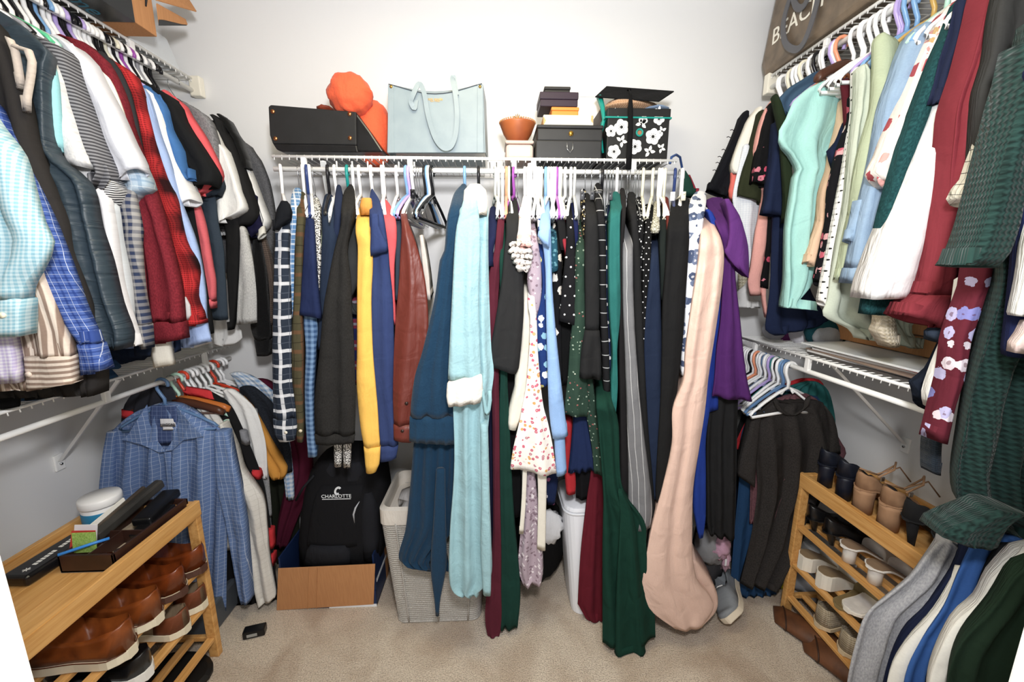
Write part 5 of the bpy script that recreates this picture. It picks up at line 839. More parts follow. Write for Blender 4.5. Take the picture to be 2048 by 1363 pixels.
shoe('flat_sandal', 'white sandal with blue flower print sole on the third shelf', (1.185, 1.108), .15, .24, .090, 'mule', cloth('floral #ecebea #33486e #7d8fb0 .02 .3'), plain('white_edge', '#e9e4da', .6), st=.012, z=.245, inner='#dcd8d4')
shoe('flat_sandal', 'olive brown flat sandal under the flower print one', (1.178, 1.135), .2, .23, .080, 'mule', leather('olive_tan', '#8a7a54', '#6d5f40', .6), leather('olive_tan', '#8a7a54', '#6d5f40', .6), st=.008, z=.233, inner='#7c6a48')
shoe('flat_sandal', 'white strappy sandal on the third shelf', (1.20, 1.015), .15, .23, .08, 'mule', WHL, WHT, st=.010, z=.233, inner='#e6e2da')
WOV = cloth('knit #cdbfa4 #9e8c6e .006')
for i, y in enumerate((1.205, 1.100)):
    shoe('woven_flat', 'beige woven slip-on shoe, '+('farther' if i == 0 else 'nearer')+' of two on the lowest shelf', (1.185, y), .15, .24, .09, 'slip', WOV, plain('beige_sole', '#c9b79a', .7), st=.016, z=.083, inner='#5a4434', ch=.075, group='beige woven shoes')
shoe('flat_shoe', 'tan leather flat on the lowest shelf of the right rack', (1.20, .985), .1, .23, .08, 'flat', TAN, DSOLE, st=.008, z=.083, ch=.04)
def boot(label, pts, zt, grp):
    root = empty('ankle_boot', (pts[0][0], pts[0][1], 0), label, 'boot', grp); m = MB(); rr = []
    for (x, y, w_, hgt_) in pts: rr.append([(x+w_*math.cos(a)*.5, y+w_*math.cos(a)*.85, .002+hgt_*(.5+.5*math.sin(a))) for a in [2*PI*k/16 for k in range(16)]])
    m.loft(rr); part('shaft', m, leather('brown_boot', '#6d4429', '#4f2f1b', .6), root, smooth=True)
    m = MB(); x, y, w_, hgt_ = pts[1]; m.tube([(x+w_*math.cos(a)*.51, y+w_*math.cos(a)*.87, .002+hgt_*(.5+.51*math.sin(a))) for a in [2*PI*k/16 for k in range(16)]], .003, 5, close=True); part('seam', m, leather('dark_seam', '#3b2315', '#2c190e', .6), root, smooth=True)
boot('brown leather boot lying on the carpet beside the right rack leg', [(1.12, 1.335, .045, .02), (1.135, 1.30, .055, .05), (1.17, 1.24, .06, .06), (1.22, 1.17, .055, .06), (1.28, 1.09, .04, .05)], .06, 'brown boots under the right rack')
boot('brown leather boot lying nearer the door under the right rack', [(1.145, 1.215, .05, .02), (1.16, 1.175, .06, .055), (1.19, 1.11, .065, .07), (1.235, 1.03, .06, .07), (1.28, .95, .05, .06)], .07, 'brown boots under the right rack')
# ---- floor shoes and things near the right corner
shoe('sneaker', 'grey sneaker standing tipped on its heel beside the blush trousers', (1.02, 1.46), -2.1, .24, .095, 'closed', cloth('plain #8b9096'), plain('cream_foam', '#dcd0bc', .6), st=.024, z=.05, ch=.06, tilt=.9, laces=WHT)
shoe('sneaker', 'grey sneaker with black jagged sole under the charcoal tee', (1.19, 1.46), 2.9, .24, .095, 'closed', cloth('plain #7d8288'), BSOLE, st=.02, z=.002, ch=.055, laces=WHT)
sl = empty('fluffy_slipper', (.90, 1.46, .22), 'grey slipper lined with pink fluff above the sneakers', 'slipper', 'pink lined slippers')
def blob(c, r, seed=0, amp=.12, rx=0, n=18, m_=12, fq=3):
    mb = MB(); rings = []
    for i in range(m_+1):
        th = PI*i/m_; ring = []
        for k in range(n):
            a = 2*PI*k/n; d = Vector((math.sin(th)*math.cos(a), math.sin(th)*math.sin(a), math.cos(th))); q = 1+amp*noise.noise(d*fq+Vector((seed, seed, 0)))
            ring.append(Vector(c)+Vector((d.x*r[0], d.y*r[1], d.z*r[2]))*q)
        rings.append(ring)
    return mb.loft(rings)
part('slipper_body', blob((.905, 1.46, .235), (.062, .055, .085), 1, .25), cloth('plain #9a9a9c'), sl, smooth=True)
part('fluff_lining', blob((.925, 1.425, .255), (.036, .030, .05), 2, .5, fq=9), cloth('fleece #dca8c2'), sl, smooth=True)
part('fluff_edge', blob((.955, 1.44, .20), (.020, .035, .06), 4, .6, fq=11), cloth('fleece #d9a9bf'), sl, smooth=True)
part('slipper_tag', rbox((.935, 1.395, .205), .008, .002, .03, 0), plain('white_tag', '#e8e8ea', .6), sl)
loose('shoe_bag', blob((.93, 1.52, .16), (.06, .08, .155), 7, .2), cloth('plain #4b4a4e'), 'grey cloth bundle under the slipper', 'bundle', smooth=True)
loose('plastic_bag', blob((1.26, 1.50, .06), (.06, .07, .058), 9, .5, fq=5), plain('yellow_plastic', '#d9cf1c', .4), 'crumpled yellow plastic bag behind the right rack leg', 'bag', smooth=True)
loose('plastic_bag', blob((1.33, 1.46, .07), (.06, .09, .065), 12, .4, fq=5), plain('grey_plastic', '#a8acb4', .35), 'grey plastic package behind the right rack', 'package', smooth=True)
# ================================================================ things standing on the floor at the back
CB = NT('cardboard', .8, 0, .15); n = CB.noise(CB.scale(CB.obj(), (60, 60, 2)), 3, 2); CB.col(CB.mix(CB.step(n, .35, .65), lin('#c08c60'), lin('#b8845a'))); CB.bump(n, .12, .002); CARD = CB.m
NVB = plain('navy_print', '#16294f', .5)
bx = empty('shipping_carton', (-.70, 1.56, 0), 'open navy and white carton with cardboard flap under the backpack', 'box')
part('carton_wall', MB().box((-.885, 1.452, .0), (-.505, 1.458, .075)), NVB, bx); part('carton_wall', MB().box((-.511, 1.455, 0), (-.505, 1.70, .24)), NVB, bx)
part('carton_wall', MB().box((-.885, 1.455, 0), (-.879, 1.70, .24)), NVB, bx); part('carton_wall', MB().box((-.885, 1.694, 0), (-.505, 1.70, .24)), NVB, bx); part('carton_floor', MB().box((-.885, 1.455, 0), (-.505, 1.70, .006)), CARD, bx)
p = [atY(553, 1220, 1.447), atY(747, 1208, 1.447), atY(750, 1128, 1.430), atY(556, 1137, 1.430)]
f = Vector((0, .005, 0)); part('front_flap', MB().hexa([p[0], p[1], p[1]+f, p[0]+f, p[3], p[2], p[2]+f, p[3]+f]), CARD, bx, bevel=.001)
for u in (.32, .41): a = p[0].lerp(p[1], u); b = p[3].lerp(p[2], u); part('flap_crease', MB().tube([a-f*.3, b-f*.3], .0016, 4), CARD, bx)
q = [atY(752, 1130, 1.50), atY(775, 1190, 1.60), atY(778, 1080, 1.66), atY(752, 1085, 1.58)]
part('torn_flap', MB().hexa([q[0], q[1], q[1]+f, q[0]+f, q[3], q[2], q[2]+f, q[3]+f]), CARD, bx)
part('white_strip', MB().box((-.70, 1.4505, .0), (-.505, 1.4518, .012)), plain('white_print', '#e8eaee', .5), bx); part('white_strip', MB().box((-.5045, 1.47, .10), (-.5035, 1.66, .115)), plain('white_print', '#e8eaee', .5), bx)
# backpack
bp = empty('backpack', (-.62, 1.56, .02), 'black backpack with white CHARLOTTE lettering standing in a carton', 'backpack')
NYL = cloth('plain #1d1d20'); NY2 = cloth('plain #26272c')
def prof(rows, y0, y1, n=28, pw=.45, seed=1, bulge=.03):
    rr = []
    for xl, yl, xr, yr in rows_of(rows):
        a, b = atY(xl, yl, y0), atY(xr, yr, y0); c = (a+b)/2; hw = (b-a)/2; ring = []
        for k in range(n):
            t_ = 2*PI*k/n; cx, sy = math.cos(t_), math.sin(t_)
            u = math.copysign(abs(cx)**pw, cx); v = math.copysign(abs(sy)**pw, sy)
            ring.append(c+hw*u+Vector((0, (y1-y0)/2*(1+v)-(bulge*(1-u*u) if v < 0 else 0), 0))+Vector((0, 0, 0)))
        rr.append(ring)
    return rr
m = MB(); m.loft(prof('(650 915 720 915)/925 628 748/950 612 762/990 600 768/1040 592 768/1090 588 764/1135 590 755', 1.50, 1.66)); part('bag_body', m, NYL, bp, smooth=True)
m = MB(); m.loft(prof('(655 925 720 925)/940 646 728/960 652 722/(664 963 714 963)', 1.478, 1.50, bulge=.006)); part('top_flap', m, NY2, bp, smooth=True)
m = MB(); m.loft(prof('970 640 728/1000 626 722/1040 618 718/1080 612 716/1092 612 716', 1.475, 1.50, bulge=.012)); part('front_pocket', m, NYL, bp, smooth=True)
m = MB(); m.loft(prof('(618 1092 690 1092)/1105 610 698/1132 604 700', 1.460, 1.50, bulge=.012)); part('lower_pocket', m, NY2, bp, smooth=True)
m = MB(); m.loft(prof('985 726 744/1020 716 756/1080 718 757/1120 724 752', 1.485, 1.62, bulge=.01)); part('side_pocket', m, NY2, bp, smooth=True)
m = MB(); m.tube([atY(719, 1002, 1.474), atY(711, 1015, 1.468), atY(707, 1028, 1.466), atY(709, 1045, 1.470)], [.001, .004, .004, .001], 6); part('reflective_piping', m, plain('reflective', '#b9bcc2', .3), bp, smooth=True)
m = MB(); m.tube([atY(672, 916, 1.52), atY(675, 905, 1.51), atY(690, 902, 1.51), atY(698, 906, 1.51), atY(700, 916, 1.52)], .006, 6); part('grab_handle', m, NY2, bp, smooth=True)
m = MB(); m.tube([atY(628, 950, 1.49), atY(606, 975, 1.50), atY(592, 1000, 1.52)], .005, 5); part('strap', m, NY2, bp, smooth=True)
pL = atY(672.5, 992, 1.4625); WP = plain('white_print', '#eef0f2', .6)
text('lettering', 'CHARLOTTE', WP, bp, pL, (PI/2, 0, 0), .0205, .0006)
em = MB(); pc = atY(675.5, 981, 1.4625)
for r0 in (.0165, .0115): em.tube([pc+Vector((r0*.72*math.cos(a)+.28*r0*math.sin(a), 0, r0*math.sin(a))) for a in [math.radians(x) for x in range(40, 325, 19)]], .0021, 4)
part('emblem', em, WP, bp)
part('lettering_line', MB().box((pL.x-.056, pL.y-.0006, pL.z-.013), (pL.x+.056, pL.y+.0006, pL.z-.0105)), WP, bp)
# woven hamper
hp = empty('woven_hamper', (-.22, 1.50, 0), 'grey rope laundry hamper with cream liner behind the robes', 'laundry hamper')
ROPE = cloth('heather #cfcac2 #a9a49c'); LIN = cloth('plain #e6ddd0')
def rrect(cx, cy, hx, hy, z, r=.03, n=5):
    pts = []
    for qx, qy, a0 in ((1, -1, -90), (1, 1, 0), (-1, 1, 90), (-1, -1, 180)):
        for k in range(n+1): a = math.radians(a0+90*k/n); pts.append((cx+qx*(hx-r)+r*math.cos(a), cy+qy*(hy-r)+r*math.sin(a), z))
    return pts
m = MB(); N = 50
for i in range(N):
    f_ = i/(N-1); z = .006+f_*.445; hx = .162+.038*f_; hy = .112+.03*f_
    m.tube(rrect(-.236, 1.482+.02*f_, hx, hy, z), .0058 if i not in (0, N-1) else .008, 5, close=True)
o = part('rope_coil', m, ROPE, hp, smooth=True); o['kind'] = 'stuff'
part('inner_wall', MB().loft([rrect(-.236, 1.482, .158, .108, .01), rrect(-.236, 1.502, .196, .138, .45)]), LIN, hp)
for u in (-.72, 0, .72):
    m = MB(); m.tube([(-.236+u*(.162+.038*f_), 1.482+.02*f_-(.112+.03*f_)-.006, .006+.445*f_) for f_ in [k/10 for k in range(11)]], .004, 5); part('vertical_rope', m, ROPE, hp, smooth=True)
m = MB(); o_ = rrect(-.236, 1.502, .206, .150, 0); i_ = rrect(-.236, 1.502, .192, .136, 0)
m.loft([[(x, y, .445) for x, y, z in o_], [(x, y, .505) for x, y, z in o_], [(x, y, .512) for x, y, z in i_], [(x, y, .40) for x, y, z in i_]], cap0=False, cap1=False); part('liner_cuff', m, LIN, hp)
loose('clothing_bundle', blob((-.26, 1.50, .47), (.14, .10, .045), 21, .5, fq=4), cloth('floral #d8d4d2 #6d3040 #33415e .05 .4'), 'mixed clothes filling the grey rope hamper', 'laundry', smooth=True)
# white slim bin
wb = empty('trash_bin', (.40, 1.50, 0), 'slim white plastic bin with lid behind the green gown', 'bin')
WPL = plain('white_bin_plastic', '#e9ebf0', .35)
m = MB(); m.loft([rrect(.425, 1.465, .12, .09, .0, .04), rrect(.425, 1.468, .125, .095, .03, .045), rrect(.41, 1.50, .145, .115, .44, .05), rrect(.41, 1.50, .150, .12, .445, .05), rrect(.41, 1.50, .150, .12, .452, .05)]); part('bin_body', m, WPL, wb, smooth=False, bevel=.003)
m = MB(); m.loft([rrect(.41, 1.50, .148, .118, .454, .05), rrect(.41, 1.50, .145, .115, .470, .05), rrect(.41, 1.50, .11, .08, .482, .05)]); part('bin_lid', m, WPL, wb, bevel=.004)
for z in (.285, .325, .365, .40): part('vent_slot', MB().box((.355, 1.383+(.44-z)*.0-.004, z), (.41, 1.40, z+.010)), plain('beige_slot', '#b9ae9c', .6), wb, bevel=.002)
loose('laundry_bag', blob((.155, 1.60, .21), (.155, .15, .215), 31, .12), cloth('plain #111112'), 'round black laundry bag on the floor behind the dresses', 'bag', smooth=True)
loose('folded_linen', blob((.20, 1.475, .33), (.075, .03, .08), 35, .3), cloth('plain #e8e8ea'), 'white cloth bulging from the black laundry bag', 'cloth', smooth=True)
loose('security_tag', rbox((-.935, 1.338, .018), .075, .035, .030, .25), plain('black_plastic', '#121214', .3), 'small black plastic box on the carpet by the left rack', 'box', bevel=.004)
loose('paper_label', rbox((-.935, 1.3185, .018), .035, .001, .012, .25), plain('grey_label', '#9a9a98', .6), 'grey label on the small black plastic box', 'label')
loose('storage_tote', MB().box((-1.32, 1.31, 0), (-1.09, 1.50, .12)), plain('clear_grey_plastic', '#4f545a', .3), 'flat grey plastic tote on the floor behind the left rack', 'box', bevel=.01)
# ================================================================ left upper shelf
TS = 2.121
am = empty('delivery_box', (-1.20, 1.27, TS), 'brown delivery box with black tape overhanging the left top shelf', 'box')
part('box_body', MB().box((-1.36, 1.06, TS), (-1.08, 1.487, TS+.17)), CARD, am, bevel=.002)
part('black_tape', MB().box((-1.0802, 1.19, TS-.0006), (-1.0788, 1.405, TS+.1705)), plain('black_tape', '#1c1f22', .35), am)
part('black_tape', MB().box((-1.30, 1.19, TS-.0016), (-1.0788, 1.405, TS-.0004)), plain('black_tape', '#1c1f22', .35), am)
m = MB(); m.tube([(-1.0782, 1.405, TS+.105), (-1.0782, 1.43, TS+.118), (-1.0782, 1.452, TS+.115), (-1.0782, 1.462, TS+.095), (-1.0782, 1.456, TS+.070)], [.003, .004, .004, .004, .002], 6); m.tube([(-1.0782, 1.405, TS+.082), (-1.0782, 1.425, TS+.083), (-1.0782, 1.440, TS+.078)], [.006, .005, .001], 6); part('smile_mark', m, plain('black_ink', '#1b1a1a', .6), am, smooth=True)
text('lettering', 'free delivery', plain('tan_ink', '#d8b88c', .6), am, (-1.0786, 1.30, TS+.085), (PI/2, 0, PI/2), .030, .0002)
text('lettering', 'prime', plain('teal_ink', '#2c6a80', .6), am, (-1.15, 1.29, TS-.0018), (PI, 0, PI/2), .07, .0002)
for pp, nm in ((((300, -25, 1.49), (311, 1, 1.49), (392, 24, 1.66), (368, -14, 1.66)), 'flap'), (((312, 8, 1.49), (317, 50, 1.49), (374, 50, 1.63), (370, 40, 1.63)), 'flap')):
    v = [atY(*a) for a in pp]; f = Vector((.002, .001, .003)); part(nm, MB().hexa([v[0], v[1], v[2], v[3], v[0]+f, v[1]+f, v[2]+f, v[3]+f]), CARD, am)
v = [atY(*a) for a in ((317, 39, 1.489), (317, 51, 1.489), (374, 51, 1.629), (366, 40, 1.629))]; f = Vector((.001, -.0015, -.001)); part('black_tape', MB().hexa([v[0]+f, v[1]+f, v[2]+f, v[3]+f, v[0]+f*2, v[1]+f*2, v[2]+f*2, v[3]+f*2]), plain('black_tape', '#1c1f22', .35), am)
loose('plastic_bin', MB().hexa([(-1.44, 1.50, TS), (-1.18, 1.50, TS), (-1.18, 1.72, TS), (-1.44, 1.72, TS), (-1.44, 1.52, TS+.10), (-1.20, 1.52, TS+.10), (-1.20, 1.70, TS+.10), (-1.44, 1.70, TS+.10)]), plain('frosted_plastic', '#cfd4d8', .3), 'frosted plastic bin behind the brown delivery box', 'bin', bevel=.006)
loose('black_case', MB().box((-1.46, .70, TS), (-1.19, 1.04, TS+.05)), plain('dark_board', '#2b2623', .6), 'flat dark case on the near end of the left top shelf', 'case', bevel=.004)
# ---- left lower shelf
LS = 1.061
jn = empty('folded_jeans', (-1.28, 1.12, LS), 'folded blue jeans on the left lower shelf', 'jeans')
m = MB(); m.loft([[(x, y, z) for x, y, z in rrect(-1.30, 1.13, .135-.01*k, .12, LS+.002+.014*k, .02)] for k in range(4)]); part('folded_leg', m, cloth('denim #38618a #1f3c5c #7a9cbc'), jn, smooth=True)
m = MB(); m.loft([[(x, y, z+.01*math.sin(y*40)) for x, y, z in rrect(-1.22, 1.18, .075-.008*k, .07, LS+.040+.012*k, .03)] for k in range(3)]); part('waistband', m, cloth('denim #3f6c96 #24456a #86a8c6'), jn, smooth=True)
loose('folded_clothes', blob((-1.33, .88, LS+.06), (.14, .13, .06), 41, .2), cloth('plain #16171a'), 'folded black clothes on the left lower shelf', 'clothes', smooth=True)
loose('folded_clothes', blob((-1.33, 1.45, LS+.055), (.12, .12, .055), 43, .2), cloth('denim #22304a #172238'), 'folded navy clothes farther along the left lower shelf', 'clothes', smooth=True)
hh_ = MB().tube([(-1.30, .72, LS+.012), (-1.12, .76, LS+.012), (-1.08, .78, LS+.012), (-1.10, .81, LS+.012), (-1.30, .80, LS+.012)], .010, 8); loose('clothes_hanger', hh_, plain('cream_plastic', '#efeadb', .4), 'cream plastic hanger lying on the near end of the left lower shelf', 'hanger', 'loose hangers', smooth=True)
# ================================================================ back shelf
BS = 1.775
def Q(px, py, y=1.52): return atY(px, py, y)
def poly(pts, y0, y1, mat, name, root, bevel=0, dz=0, top=None):
    a = [Q(px, py, y0) for px, py in pts]; b = [Vector((p.x, y1, p.z)) for p in (top or a)]
    m = MB(); m.loft([a, b]); return part(name, m, mat, root, bevel=bevel)
bt = empty('tote_bag', (Q(625, 300).x, 1.60, BS), 'black leather tote bag lying on its side on the back shelf', 'handbag')
poly([(538, 214), (548, 210), (712, 224), (740, 262), (767, 303), (566, 303), (552, 298), (543, 284)], 1.535, 1.72, BLK, 'bag_body', bt, .006)
poly([(536, 213), (541, 209), (712, 223), (713, 290), (545, 287), (539, 270)], 1.522, 1.536, leather('matte_black', '#141416', '#0c0c0d', .7), 'front_panel', bt, .004)
poly([(545, 287), (713, 290), (716, 304), (564, 303), (553, 299)], 1.519, 1.537, BLK, 'base_panel', bt, .004)
for px, py in ((545.5, 223), (551, 277), (699, 228), (700, 276)):
    p = Q(px, py, 1.5205); part('rivet', MB().tube([p+Vector((0, .003, 0)), p-Vector((0, .002, 0))], .0068, 12), plain('copper', '#c98a5c', .25, 1), bt, smooth=True)
orr = empty('fleece_bag', (Q(735, 300).x, 1.64, BS), 'bright orange fleece bundle drooping over the black tote', 'bundle')
ORG = cloth('fleece #ff5d20')
c0 = Q(744, 262, 1.64); part('body', blob((c0.x, 1.65, BS+.115), (.078, .08, .118), 51, .08, n=28, m_=20), ORG, orr, smooth=True)
c1 = Q(700, 190, 1.56); part('folded_top', blob((c1.x, 1.56, c1.z), (.078, .06, .068), 53, .14, n=28, m_=20), ORG, orr, smooth=True)
part('lining', blob((Q(650, 218, 1.60).x, 1.61, Q(650, 218, 1.60).z), (.03, .04, .012), 55, .2), leather('rust_leather', '#8a3a20', '#6a2a16', .6), orr, smooth=True)
LB = leather('powder_blue_leather', '#8d9ba2', '#84939b', .4); EDG = plain('dark_edge', '#3a4148', .6)
kb = empty('tote_bag', (Q(870, 305).x, 1.58, BS), 'powder blue leather tote with long handles on the back shelf', 'handbag')
sag = lambda u: 20*math.sin(PI*u)**1.2
front = [(777+187*u, 168+sag(u)-1*u) for u in [k/12 for k in range(13)]]
poly(front+[(969, 305), (774, 305)], 1.520, 1.532, LB, 'front_panel', kb, .002)
poly([(777+187*u, 168+sag(u)*.7) for u in [k/12 for k in range(13)]]+[(969, 305), (774, 305)], 1.640, 1.652, LB, 'back_panel', kb, .002)
for xa, xb in ((774, 777), (969, 964)):
    a, b = Q(xa, 305, 1.525), Q(xb, 168, 1.525); sx = .008 if xa > 800 else -.002
    part('side_gusset', MB().hexa([a, a+Vector((.004, 0, 0)), a+Vector((.004+sx, .12, 0)), a+Vector((sx, .12, 0)), b, b+Vector((.004, 0, 0)), b+Vector((.004+sx, .12, -.01)), b+Vector((sx, .12, -.01))]), LB, kb, bevel=.001)
part('base', MB().box((Q(774, 305, 1.525).x, 1.525, BS), (Q(969, 305, 1.525).x, 1.648, BS+.006)), LB, kb)
for xl in ((776, 787), (955, 966)): poly([(xl[0], 169), (xl[1], 171), (xl[1]+1, 305), (xl[0]-1, 305)], 1.517, 1.5205, LB, 'side_band', kb, .001)
m = MB(); m.tube([Q(px, py, 1.5185) for px, py in front], .0013, 5); part('edge_paint', m, EDG, kb, smooth=True)
for px in (782, 960): p = Q(px, 173, 1.516); part('rivet', MB().tube([p+Vector((0, .003, 0)), p-Vector((0, .001, 0))], .0050, 12), plain('gold_metal', '#d9a94e', .25, 1), kb, smooth=True)
def ribbon(pts, w_, th, mat, name, root, up=None):
    rr = []; P_ = [Vector(p) for p in pts]; n = len(P_); out = []
    for i in range((n-1)*5+1): t_ = i/5; out.append(catmull(P_, min(t_, n-1-1e-6)))
    for i, p in enumerate(out):
        d = (out[min(i+1, len(out)-1)]-out[max(i-1, 0)]).normalized(); a = Vector((0, 1, 0)); s_ = d.cross(a).normalized()
        if up is not None: s_ = up.normalized(); a = d.cross(s_).normalized()
        rr.append([p+s_*w_/2+a*th/2, p-s_*w_/2+a*th/2, p-s_*w_/2-a*th/2, p+s_*w_/2-a*th/2])
    return part(name, MB().loft(rr), mat, root)
ribbon([Q(832, 200, 1.516), Q(829, 216, 1.512), Q(822, 204, 1.508), Q(826, 190, 1.505), Q(838, 168, 1.508), Q(848, 185, 1.505), Q(856, 230, 1.505), Q(868, 270, 1.503), Q(880, 290, 1.502), Q(892, 297, 1.502), Q(904, 290, 1.502), Q(912, 265, 1.504), Q(914, 225, 1.506), Q(910, 185, 1.508), Q(905, 160, 1.512), Q(908, 156, 1.520), Q(913, 190, 1.512)], .016, .003, LB, 'handle', kb)
GOLDI = plain('gold_foil', '#caa24e', .35, .8)
text('lettering', 'kate spade', GOLDI, kb, Q(869, 198, 1.5188), (PI/2, 0, 0), .0130, .0002); text('lettering', 'NEW YORK', GOLDI, kb, Q(870, 202.5, 1.5188), (PI/2, 0, 0), .0065, .0002)
def pbox(name, label, cat, px0, px1, pyt, pyb, y0, y1, mat, lid=0, lidmat=None, bev=.003, zb=None, grp=None):
    a, b = Q(px0, pyb, y0), Q(px1, pyt, y0); zb = a.z if zb is None else zb; root = empty(name, ((a.x+b.x)/2, (y0+y1)/2, zb), label, cat, grp)
    zt = b.z; zl = zt-lid
    part('box_base', MB().box((a.x+.001, y0+.001, zb), (b.x-.001, y1-.001, zl if lid else zt)), mat, root, bevel=bev)
    if lid: part('lid', MB().box((a.x-.001, y0-.001, zl), (b.x+.001, y1+.001, zt)), lidmat or mat, root, bevel=bev)
    return root, zt
PNK = plain('dusty_pink_leather', '#cdb7ac', .5)
r_, z1 = pbox('jewelry_case', 'small dusty pink zip case under the coral bowl', 'case', 1011, 1068, 280, 311, 1.53, 1.66, PNK, .012, zb=BS, bev=.012)
bw = empty('bowl', (Q(1036, 262, 1.56).x, 1.60, z1), 'coral and brown bowl with scalloped rim on the pink case', 'bowl')
BWL = NT('terracotta_glaze', .4, 0, .4); BWL.col(BWL.mix(BWL.step(BWL.noise(BWL.obj(), 9, 3), .35, .65), lin('#b5673a'), lin('#8f4a2c'))); BWL = BWL.m
part('bowl_body', MB().lathe([(0, .001), (.026, .001), (.030, .004), (.052, .038), (.064, .068), (.066, .074), (.062, .074), (.048, .042), (.026, .012), (0, .010)], 36, tuple(bw.location)), BWL, bw, smooth=True)
m = MB()
for k in range(44): a = 2*PI*k/44; c_ = Vector(bw.location)+Vector((.0655*math.cos(a), .0655*math.sin(a), .077)); m.lathe([(0, -.003), (.003, -.001), (.003, .002), (0, .004)], 6, tuple(c_))
part('rim_beads', m, plain('bead_tan', '#c08a5a', .5), bw, smooth=True)
m = MB()
for k in range(7): a = -.9+.3*k; b0 = Vector(bw.location)+Vector((.0, -.01, .07)); m.tube([b0, b0+Vector((math.sin(a)*.022, 0, .030+.006*math.cos(a*3)))], [.003, .0015], 5)
loose('gold_ornament', m, GOLDI, 'gold twig ornament standing in the coral bowl', 'ornament', smooth=True)
BKB = leather('black_box', '#1a1a1b', '#121213', .5)
r_, z2 = pbox('jewelry_box', 'lower black leatherette box with loop catch on the back shelf', 'box', 1071, 1205, 281, 312, 1.515, 1.70, BKB, .0, zb=BS, bev=.004)
m = MB(); m.tube([Q(1134, 284, 1.514), Q(1134.5, 298, 1.512), Q(1140, 305, 1.512), Q(1145.5, 298, 1.512), Q(1146, 284, 1.514)], .0016, 5); part('catch_loop', m, METAL, r_, smooth=True)
r_, z3 = pbox('jewelry_box', 'upper black leatherette box with round gold clasp', 'box', 1074, 1207, 250, 281, 1.520, 1.70, BKB, .012, zb=z2, bev=.004)
p = Q(1142, 267, 1.5185); part('clasp', MB().tube([p+Vector((0, .003, 0)), p-Vector((0, .003, 0))], .0085, 16), plain('gold_metal', '#d9a94e', .25, 1), r_, smooth=True)
r_, z4 = pbox('shell_box', 'cream keepsake box printed with seashells', 'box', 1086, 1188, 230, 250, 1.54, 1.69, cloth('floral #efe8cf #e0b070 #d8c690 .045 .36'), 0, zb=z3)
r_, z5 = pbox('gift_box', 'small orange gift box with brown edges', 'box', 1103, 1158, 214, 230, 1.55, 1.62, plain('orange_board', '#e08a3c', .5), .012, plain('orange_board', '#e08a3c', .5), zb=z4)
r_, z6 = pbox('gift_box', 'dark plum gift box with overhanging lid', 'box', 1080, 1157, 184, 214, 1.545, 1.66, plain('plum_board', '#2c1d2c', .5), .024, zb=z5)
r_, z7 = pbox('gift_box', 'small black gift box on top of the stack', 'box', 1089, 1141, 173, 184, 1.56, 1.64, plain('black_board', '#232120', .5), .010, zb=z6)
r_, _ = pbox('gift_box', 'plain white box behind the plum gift box', 'box', 1150, 1206, 183, 250, 1.705, 1.78, plain('white_board', '#f4f3f0', .5), .02, zb=z3)
FLB = plain('black_box_paper', '#171717', .5)
r_, z8 = pbox('photo_box', 'black box with large white flowers and teal rimmed lid', 'box', 1212, 1342, 217, 312, 1.53, 1.72, FLB, .030, zb=BS)
TEAL = plain('teal_ribbon', '#148c80', .45)
a, b = Q(1212, 234, 1.53), Q(1342, 234, 1.53); part('teal_band', MB().box((a.x-.0025, 1.5275, z8-.034), (b.x+.0025, 1.7225, z8-.029)), TEAL, r_)
p = Q(1279, 265, 1.528); m = MB(); m.tube([p+Vector((.011*math.cos(k*PI/10), -.001, .011*math.sin(k*PI/10))) for k in range(20)], .0035, 8, close=True); part('ring_pull', m, TEAL, r_, smooth=True)
part('label_plate', MB().tube([p+Vector((0, .0015, 0)), p-Vector((0, .0005, 0))], .009, 16), plain('copper_board', '#9a6a4c', .6), r_)
FWH = plain('white_flower_print', '#f2f2f0', .55)
def flower(px, py, r, seed, leaf=0):
    c = Q(px, py, 1.5292); m = MB(); pts = []
    if leaf:
        for k in range(4):
            a = seed+k*1.35-1.9; d = Vector((math.cos(a), 0, math.sin(a))); s_ = Vector((-math.sin(a), 0, math.cos(a)))
            ring = [c+d*r*f+s_*r*.26*math.sin(PI*f) for f in (.12, .3, .5, .7, .85, 1)]+[c+d*r*f-s_*r*.26*math.sin(PI*f) for f in (.85, .7, .5, .3)]
            m.loft([ring, [p+Vector((0, .0008, 0)) for p in ring]])
    else:
        ring = [c+Vector((math.cos(a), 0, math.sin(a)))*r*(.80+.22*abs(math.sin(2.5*(a+seed)))) for a in [2*PI*k/40 for k in range(40)]]
        m.loft([ring, [p+Vector((0, .0008, 0)) for p in ring]])
    part('printed_flower' if not leaf else 'printed_leaf', m, FWH, r_)
    if not leaf:
        m = MB(); cc = c-Vector((0, .0006, 0)); m.tube([cc, cc+Vector((0, .0005, 0))], r*.20, 12)
        for k in range(9): a = k*.7; d = Vector((math.cos(a), 0, math.sin(a))); m.tube([cc+d*r*.24, cc+d*r*.45], .0007, 4)
        part('flower_eye', m, FLB, r_)
for a_ in ((1243, 254, .027, 0), (1306, 273, .028, .5), (1270, 293, .026, 1.1), (1228, 303, .024, 2), (1222, 262, .020, .3), (1318, 238, .020, .8), (1288, 240, .014, 1)): flower(*a_)
for a_ in ((1243, 282, .022, .4, 1), (1283, 247, .022, 1.2, 1), (1324, 262, .018, 2.5, 1), (1299, 303, .022, 1.9, 1), (1322, 296, .018, .2, 1), (1232, 225, .016, 1, 1), (1318, 222, .018, 2, 1), (1262, 222, .016, .5, 1)): flower(*a_)
